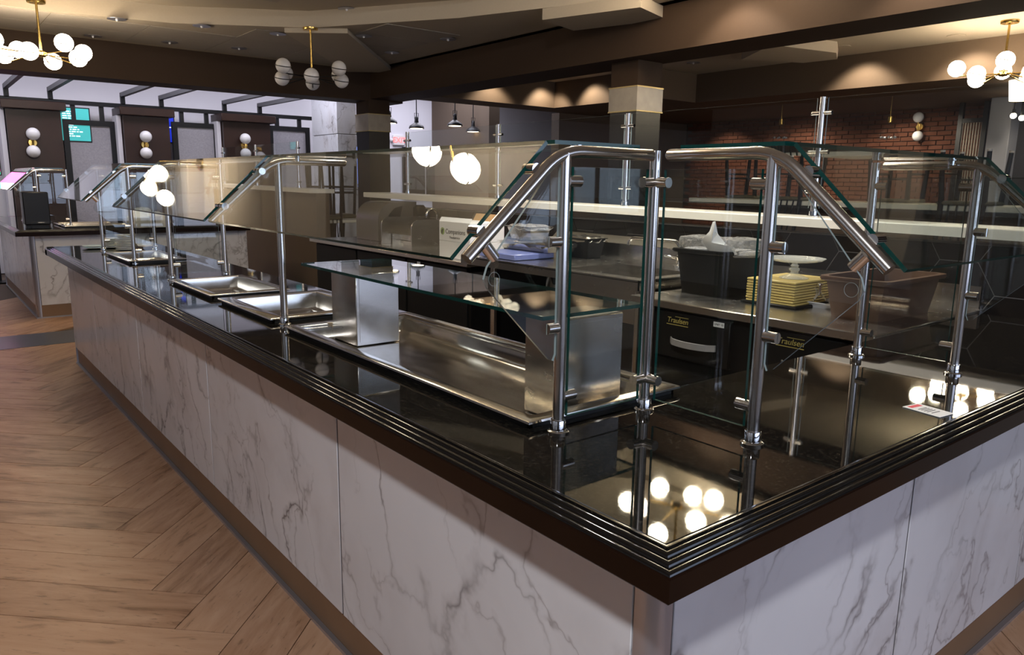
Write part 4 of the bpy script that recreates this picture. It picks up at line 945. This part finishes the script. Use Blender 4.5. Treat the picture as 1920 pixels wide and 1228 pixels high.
for i, (u0_, u1_, vt, lab) in enumerate(((116, 215, 223, 'grey woven panel in a black frame next to the teal menu screen'), (322, 408, 228, 'grey woven panel in a black frame, middle one of the hall'), (503, 580, 235, 'grey woven panel in a black frame beside the marble column'))):
    y = 12.05; a = aty(u0_, vt, y); b = aty(u1_, vt, y); z1 = a.z
    t = thing('framed_panel', lab, 'screen panel', ((a.x+b.x)/2, y, .5), 'woven hanging panels')
    MB().box((a.x+.05, y+.015, .5), (b.x-.05, y+.035, z1-.05)).build('woven_sheet', 'woven_gray', t)
    m = MB().box((a.x, y-.01, .45), (a.x+.075, y+.06, z1)); m.box((b.x-.075, y-.01, .45), (b.x, y+.06, z1)); m.box((a.x+.075, y-.01, z1-.075), (b.x-.075, y+.06, z1)); m.box((a.x+.075, y-.01, .45), (b.x-.075, y+.06, .52)); m.build('frame', 'black_metal', t)
    for f in (.22, .76):
        xx = a.x+(b.x-a.x)*f; MB().box((xx-.03, y, z1), (xx+.03, y+.05, zr-.04)).build('hanger', 'black_metal', t)
def screen_y(label, u0_, u1_, v0, v1, y, mat, rows):
    a = aty(u0_, v0, y); b = aty(u1_, v1, y); t = thing('menu_screen', label, 'screen', ((a.x+b.x)/2, y, b.z))
    MB().box((a.x-.015, y, b.z-.015), (b.x+.015, y+.006, a.z+.015)).build('bezel', 'black_metal', t); MB().box((a.x, y-.002, b.z), (b.x, y, a.z)).build('display', mat, t)
    w = b.x-a.x; h = a.z-b.z; m = MB()
    for k in range(rows):
        z = a.z-h*(.10+.82*k/rows); l = w*random.uniform(.3, .55); x = a.x+w*.12
        while x < a.x+w*.12+l:
            dx = random.uniform(.02, .06); m.box((x, y-.004, z-h*.022), (x+dx, y-.002, z+h*.012)); x += dx+.012
    if rows: m.build('menu_lettering', 'screen_white', t)
screen_y('teal digital menu screen on the white hall wall behind a black frame', 108, 171, 201, 265, 12.056, 'screen_teal', 12)
screen_y('narrow deep blue screen beside the middle dark pilaster', 313, 328, 209, 267, 12.394, 'screen_blue', 2)
# ================================================================ CAFE BEYOND: pendants, exit sign, dark wall
for i, (u, v, y, lab) in enumerate(((730, 231, 10.9, 'black dome pendant half hidden behind the corner column'), (781, 241, 11.0, 'black dome pendant above the exit sign'), (853, 236, 10.6, 'black dome pendant, largest, second from the right'), (887, 247, 11.4, 'black dome pendant at the right beside the glass partition post'))):
    p = aty(u, v, y); t = thing('dome_pendant', lab, 'pendant lamp', p, 'black dome pendants'); R_ = .135
    MB().lathe(p, [(R_, 0), (R_*1.0, .012), (R_*.9, .045), (R_*.55, .075), (R_*.28, .10), (R_*.24, .16), (R_*.16, .20), (.012, .21)], 24).build('shade', 'black_metal', t)
    MB().lathe(p+Vector((0, 0, -.004)), [(R_*.8, 0), (R_*.8, .004)], 20).build('lamp_glow', 'pendant_bulb', t)
    MB().tube([p+Vector((0, 0, .2)), Vector((p.x, p.y, 3.502))], .009, 8).build('rod', 'black_metal', t)
    yk = [p+Vector((-.035, 0, .16)), p+Vector((-.04, 0, .26)), p+Vector((.04, 0, .26)), p+Vector((.035, 0, .16))]; MB().tube(yk, .006, 6).build('yoke', 'black_metal', t)
a = aty(741, 256, 12.94); b = aty(757, 270, 12.94)
t = thing('exit_sign', 'lit red and white exit sign on the white cafe wall', 'sign', ((a.x+b.x)/2, 12.94, b.z))
MB().cbox((a.x-.04, 12.94, b.z-.03), (b.x+.03, 13.0, a.z+.03), .01).build('housing', 'sign_white', t)
text('exit_lettering', 'EXIT', .15, 'exit_red', t, ((a.x+b.x)/2, 12.935, (a.z+b.z)/2), (math.pi/2, 0, 0), .004)
for sg in (-1, 1): MB().sphere(((a.x+b.x)/2+sg*.17, 12.96, (a.z+b.z)/2), .035, 10, 8).build('emergency_lamp', 'sign_white', t)
for i, (u0_, u1_, v0, lab) in enumerate(((757, 797, 275, 'dark wall-mounted board low on the white cafe wall, left one'), (802, 858, 280, 'dark wall-mounted board low on the white cafe wall, right one'))):
    a = aty(u0_, v0, 12.9); b = aty(u1_, v0, 12.9); o = MB().cbox((a.x, 12.9, 1.1), (b.x, 12.98, a.z), .01).build('dark_board', 'black_metal', loc=((a.x+b.x)/2, 12.94, 1.1)); tag(o, lab, 'board')
    m = MB().box((a.x+.05, 12.895, 1.15), (b.x-.05, 12.9, a.z-.05)).build('board_inset', 'dark_void', o)
    m.location = (0, 0, 0)
p0 = aty(917, 230, 11.0)
struct(MB().box((p0.x, 11.0, 0), (p0.x+.25, 13.0, 3.5)).build('wall_cafe_side', 'wall_brown'))
struct(MB().box((p0.x+.25, 9.3, 0), (11.6, 9.5, 2.6)).build('wall_dining_back', 'wall_brown'))
# ================================================================ RIGHT DINING ROOM
def sconce_x(label, u, v0, v1, x):
    g0 = atx(u, v0, x-.09); g1 = atx(u-1.5, v1, x-.09); mid = (g0+g1)/2
    t = thing('globe_sconce', label, 'wall lamp', mid, 'two-globe wall sconces')
    MB().lathe((x-.03, mid.y, mid.z), [(.06, .028), (.062, .01), (.05, -.01), (.004, -.012)], 18, 0, 'x').build('back_plate', 'brass', t)
    MB().tube([g0, g1], .012, 8).build('stem', 'brass', t)
    for g in (g0, g1): MB().sphere(g, .078, 18, 10).build('globe', 'opal_glass', t)
sconce_x('two white globes on a brass plate, sconce on the brick wall', 1722, 220, 255, 11.55)
for u, lab in ((1665, 'clear glass bell pendant in front of the brick wall beside the sconce'), (1462, 'clear glass bell pendant seen left of the steel partition post')):
    p = atx(u, 262, 9.6); t = thing('glass_pendant', lab, 'pendant lamp', p, 'clear bell pendants')
    MB().lathe(p, [(.14, 0), (.135, .05), (.10, .12), (.05, .19), (.03, .22), (.028, .24)], 24).build('bell', 'thin_glass', t)
    MB().lathe(p+Vector((0, 0, .22)), [(.02, 0), (.032, .01), (.03, .08), (.012, .09)], 14).build('socket', 'brass', t)
    MB().tube([p+Vector((0, 0, .3)), Vector((p.x, p.y, 2.6))], .006, 8).build('rod', 'brass', t)
    for k in range(7): MB().sphere(p+Vector((.09*math.cos(k*.9), .09*math.sin(k*.9), .03)), .016, 8, 6).build('glass_drop', 'opal_glass', t)
a = atx(1800, 240, 11.0); b = atx(1846, 240, 11.0)
t = thing('rod_screen', 'black framed screen of thin vertical rods before the brick wall', 'screen panel', (11.0, a.y, 0))
for yy in (a.y, b.y): MB().box((10.97, yy-.03, 0), (11.03, yy+.03, 2.6)).build('frame_post', 'black_metal', t)
for zz in (.5, 2.32): MB().box((10.975, b.y, zz), (11.025, a.y, zz+.06)).build('frame_rail', 'black_metal', t)
for k in range(8):
    yy = b.y+(a.y-b.y)*(k+1)/9; MB().tube([(11, yy, .52), (11, yy, 2.33)], .010, 8).build('rod', 'band_stone', t)
a = atx(1852, 240, 10.6); b = atx(1894, 240, 10.6)
o = MB().cbox((10.6, b.y, 0), (11.0, a.y, 2.6), .005).build('grey_pillar', 'wall_gray', loc=(10.8, b.y, 0)); tag(o, 'plain grey square pillar at the right edge behind the glass', 'pillar')
dk = struct(MB().box((10.9, -4.5, 0), (11.3, b.y, 2.6)).build('wall_dark', 'wall_dark'))
t = thing('drum_lamp', 'bright warm drum lamp shade at the right edge of the picture', 'lamp', atx(1912, 165, 9.0))
p = atx(1914, 168, 9.0); MB().lathe(p+Vector((0, 0, -.12)), [(.10, 0), (.13, .26), (.128, .26), (.098, .0)], 24).build('lamp_shade', 'shade_warm', t); MB().tube([p+Vector((0, 0, .1)), Vector((p.x, p.y, 2.6))], .008, 8).build('rod', 'black_metal', t)
for k, (u, v) in enumerate(((1900, 217), (1916, 221))):
    p = atx(u, v, 10.2); t = thing('spot_bulb', 'small bright bulb under the drum lamp, %s one' % ('left' if k == 0 else 'right'), 'lamp', p); MB().sphere(p, .035, 12, 8).build('bulb', 'globe_lit', t); MB().tube([p, p+Vector((0, 0, .08))], .02, 8).build('socket', 'black_metal', t); MB().tube([p+Vector((0, 0, .06)), Vector((p.x, p.y, 2.602))], .006, 8).build('rod', 'black_metal', t)
# tables with chairs turned upside down on them
def make_chair():
    t = thing('dining_chair', 'chair', 'chair', (0, 0, 0))
    MB().cbox((-.21, -.20, .44), (.21, .20, .475), .012).build('seat', 'seat_olive', t)
    for sx in (-1, 1):
        MB().tube([(sx*.185, .17, .45), (sx*.20, .215, 0)], [.024, .019], 10).build('leg', 'chair_black', t)
        bl_ = MB().tube([(sx*.185, -.235, 0), (sx*.175, -.18, .45), (sx*.165, -.215, .70), (sx*.15, -.275, .92)], [.019, .024, .020, .016], 10).build('leg', 'chair_black', t)
        MB().lathe((sx*.20, .215, 0), [(.018, -.001), (.021, .0), (.021, .016), (.018, .018)], 10).build('leg_tip', 'rubber_tip', t); MB().lathe((sx*.185, -.235, 0), [(.018, -.001), (.021, 0), (.021, .016), (.018, .018)], 10).build('leg_tip', 'rubber_tip', t)
        MB().tube([(sx*.193, .193, .20), (sx*.18, -.205, .20)], .009, 6).build('stretcher', 'chair_black', t)
    MB().tube([(-.195, .195, .25), (.195, .195, .25)], .009, 6).build('stretcher', 'chair_black', t)
    MB().cbox((-.17, -.29, .84), (.17, -.262, .93), .008).build('top_rail', 'chair_wood', t)
    for k in range(4): MB().tube([(-.105+k*.07, -.185, .47), (-.09+k*.06, -.27, .86)], .009, 6).build('spindle', 'chair_black', t)
    return t
ch0 = make_chair(); used = [False]
def chair_at(loc, rz, flip, label, group, sc=(1, 1, 1)):
    c = ch0 if not used[0] else copy_tree(ch0); used[0] = True; c.scale = sc
    if flip: c.rotation_euler = (math.pi, 0, rz); c.location = (loc[0], loc[1], loc[2]+.476*sc[2])
    else: c.rotation_euler = (0, 0, rz); c.location = loc
    c['label'] = label; c['group'] = group; c['category'] = 'chair'
def table(loc, sx, sy, label, group, top='white_quartz'):
    x, y, z = loc; t = thing('dining_table', label, 'table', (x, y, 0), group)
    MB().cbox((x-sx, y-sy, z-.04), (x+sx, y+sy, z), .006).build('table_top', top, t); MB().tube([(x, y, .02), (x, y, z-.04)], .04, 12).build('pedestal', 'black_metal', t); MB().cbox((x-.3, y-.3, 0), (x+.3, y+.3, .025), .01).build('foot_plate', 'black_metal', t)
bar = thing('bar_table', 'long high white topped bar table beyond the glass partition carrying upturned chairs', 'table', (6.75, 2.8, 0))
MB().cbox((6.35, .6, 1.205), (7.15, 5.0, 1.255), .006).build('table_top', 'white_quartz', bar); MB().box((6.65, .9, .02), (6.85, 4.7, 1.205)).build('table_base', 'wall_brown', bar)
for i in range(5):
    y = 4.6-i*.86
    chair_at((6.75+(.4-.175)*(-1 if i % 2 else 1), y, 1.256), (math.pi/2 if i % 2 else -math.pi/2), True, 'black chair upside down on the high bar table, %s from the stone-banded column' % ('first', 'second', 'third', 'fourth', 'fifth')[i], 'upturned chairs on the bar table')
# table in the gap of the knee walls
tp = atz(624, 410, .90); GT = .90
table((tp.x, tp.y, GT), .36, .34, 'pale topped table seen through the gap between the two knee walls', 'low tables in the hall')
chair_at((tp.x-.19, tp.y-.34+.15, GT+.001), math.pi, True, 'black chair turned upside down on the gap table, left one', 'upturned chairs on the gap table', (.8, .85, 1.5))
chair_at((tp.x+.19, tp.y+.34-.15, GT+.001), 0, True, 'black chair turned upside down on the gap table, right one', 'upturned chairs on the gap table', (.8, .85, 1.5))
chair_at((tp.x+.15, tp.y-.75, 0), .3, False, 'black upright chair tucked beside the table in the gap', 'upright chairs by the gap table')
# ================================================================ FAR ISLAND
c2 = atz(70, 597, 0)
XA, YA = c2.x, c2.y-.02
_sl = len([o for o in bpy.data.objects])
island(XA, YA, 2.15, YA+3.0, XA+.75, YA+.95, 'white marble buffet counter base of the far left island', 'black countertop of the far left island with moulded dark edge', [YA+1.17, YA+2.37], [XA+1.1], 'far')
guard('sneeze_guard', 'far sneeze guard at the left edge on the far island', (XA+.16, 0, ZC), (0, 1, 0), (-1, 0, 0), [YA+.40, YA+1.87], [YA+.40], [(YA+.40, .27, True)])
well('hot_well', 'stainless pan well of the far left island, nearer one', XA+.34, XA+.98, YA+.18, YA+.52, .034, .03, False, 'well_steel', 'far island wells')
well('hot_well', 'stainless pan well of the far left island, rear one', XA+.34, XA+.90, YA+.58, YA+.90, .034, .03, False, 'well_steel', 'far island wells')
slab2 = [o for o in bpy.data.objects if o.name.startswith('granite_slab')][1]
for a in ((XA+.37, XA+.95, YA+.21, YA+.49), (XA+.37, XA+.87, YA+.61, YA+.87)): cut(a[0], a[1], a[2], a[3], .80, [slab2])
bxp = Vector((XA+.10, YA+.10, ZC))
t = thing('cutlery_box', 'tall black box with clear tray standing on the far left island', 'box', bxp)
zt3 = ZC+.36
MB().cbox((bxp.x-.11, bxp.y-.02, ZC+.04), (bxp.x+.11, bxp.y+.16, zt3), .008).build('box_body', 'black_metal', t); MB().cbox((bxp.x-.07, bxp.y-.10, ZC), (bxp.x+.12, bxp.y+.10, ZC+.07), .008).build('clear_tray', 'thin_glass', t); MB().cbox((bxp.x-.10, bxp.y, ZC), (bxp.x+.10, bxp.y+.14, ZC+.04), .004).build('box_foot', 'black_metal', t)
bwl = atz(272, 426, ZC)
t = thing('linen_bundle', 'cream linen bundle heaped on the counter of the far island', 'linen', bwl)
for k, (dx, dy, r, dz) in enumerate(((-.05, 0, .12, .02), (.08, .02, .13, .03), (0, .06, .11, .07), (.16, 0, .10, .01))): 
    MB().lathe(bwl+Vector((dx, dy, 0)), [(r*.8, 0), (r, .05), (r*.95, .09+dz), (r*.6, .13+dz), (.004, .14+dz)], 18).build('folded_cloth', 'linen', t)
# promotional display standing behind the far island, mirrored in its sloping pane
pd = thing('promo_display', 'small colourful display on a post behind the far left island', 'screen', (-.02, 11.3, 0))
MB().box((-.17, 11.3, 1.40), (.13, 11.34, 1.90)).build('bezel', 'black_metal', pd); MB().tube([(-.02, 11.33, 0), (-.02, 11.33, 1.4)], .02, 10).build('post', 'black_metal', pd); MB().lathe((-.02, 11.33, 0), [(.16, 0), (.16, .01), (.03, .02)], 20).build('foot', 'black_metal', pd)
for (x0, x1, z0, z1, m) in ((-.155, -.02, 1.66, 1.885, 'screen_violet'), (-.02, .115, 1.62, 1.885, 'screen_pink'), (-.155, -.03, 1.45, 1.66, 'screen_cream'), (-.03, .115, 1.45, 1.62, 'screen_pink'), (-.155, .115, 1.415, 1.45, 'screen_green')):
    MB().box((x0, 11.296, z0), (x1, 11.3, z1)).build('picture_tile', m, pd)
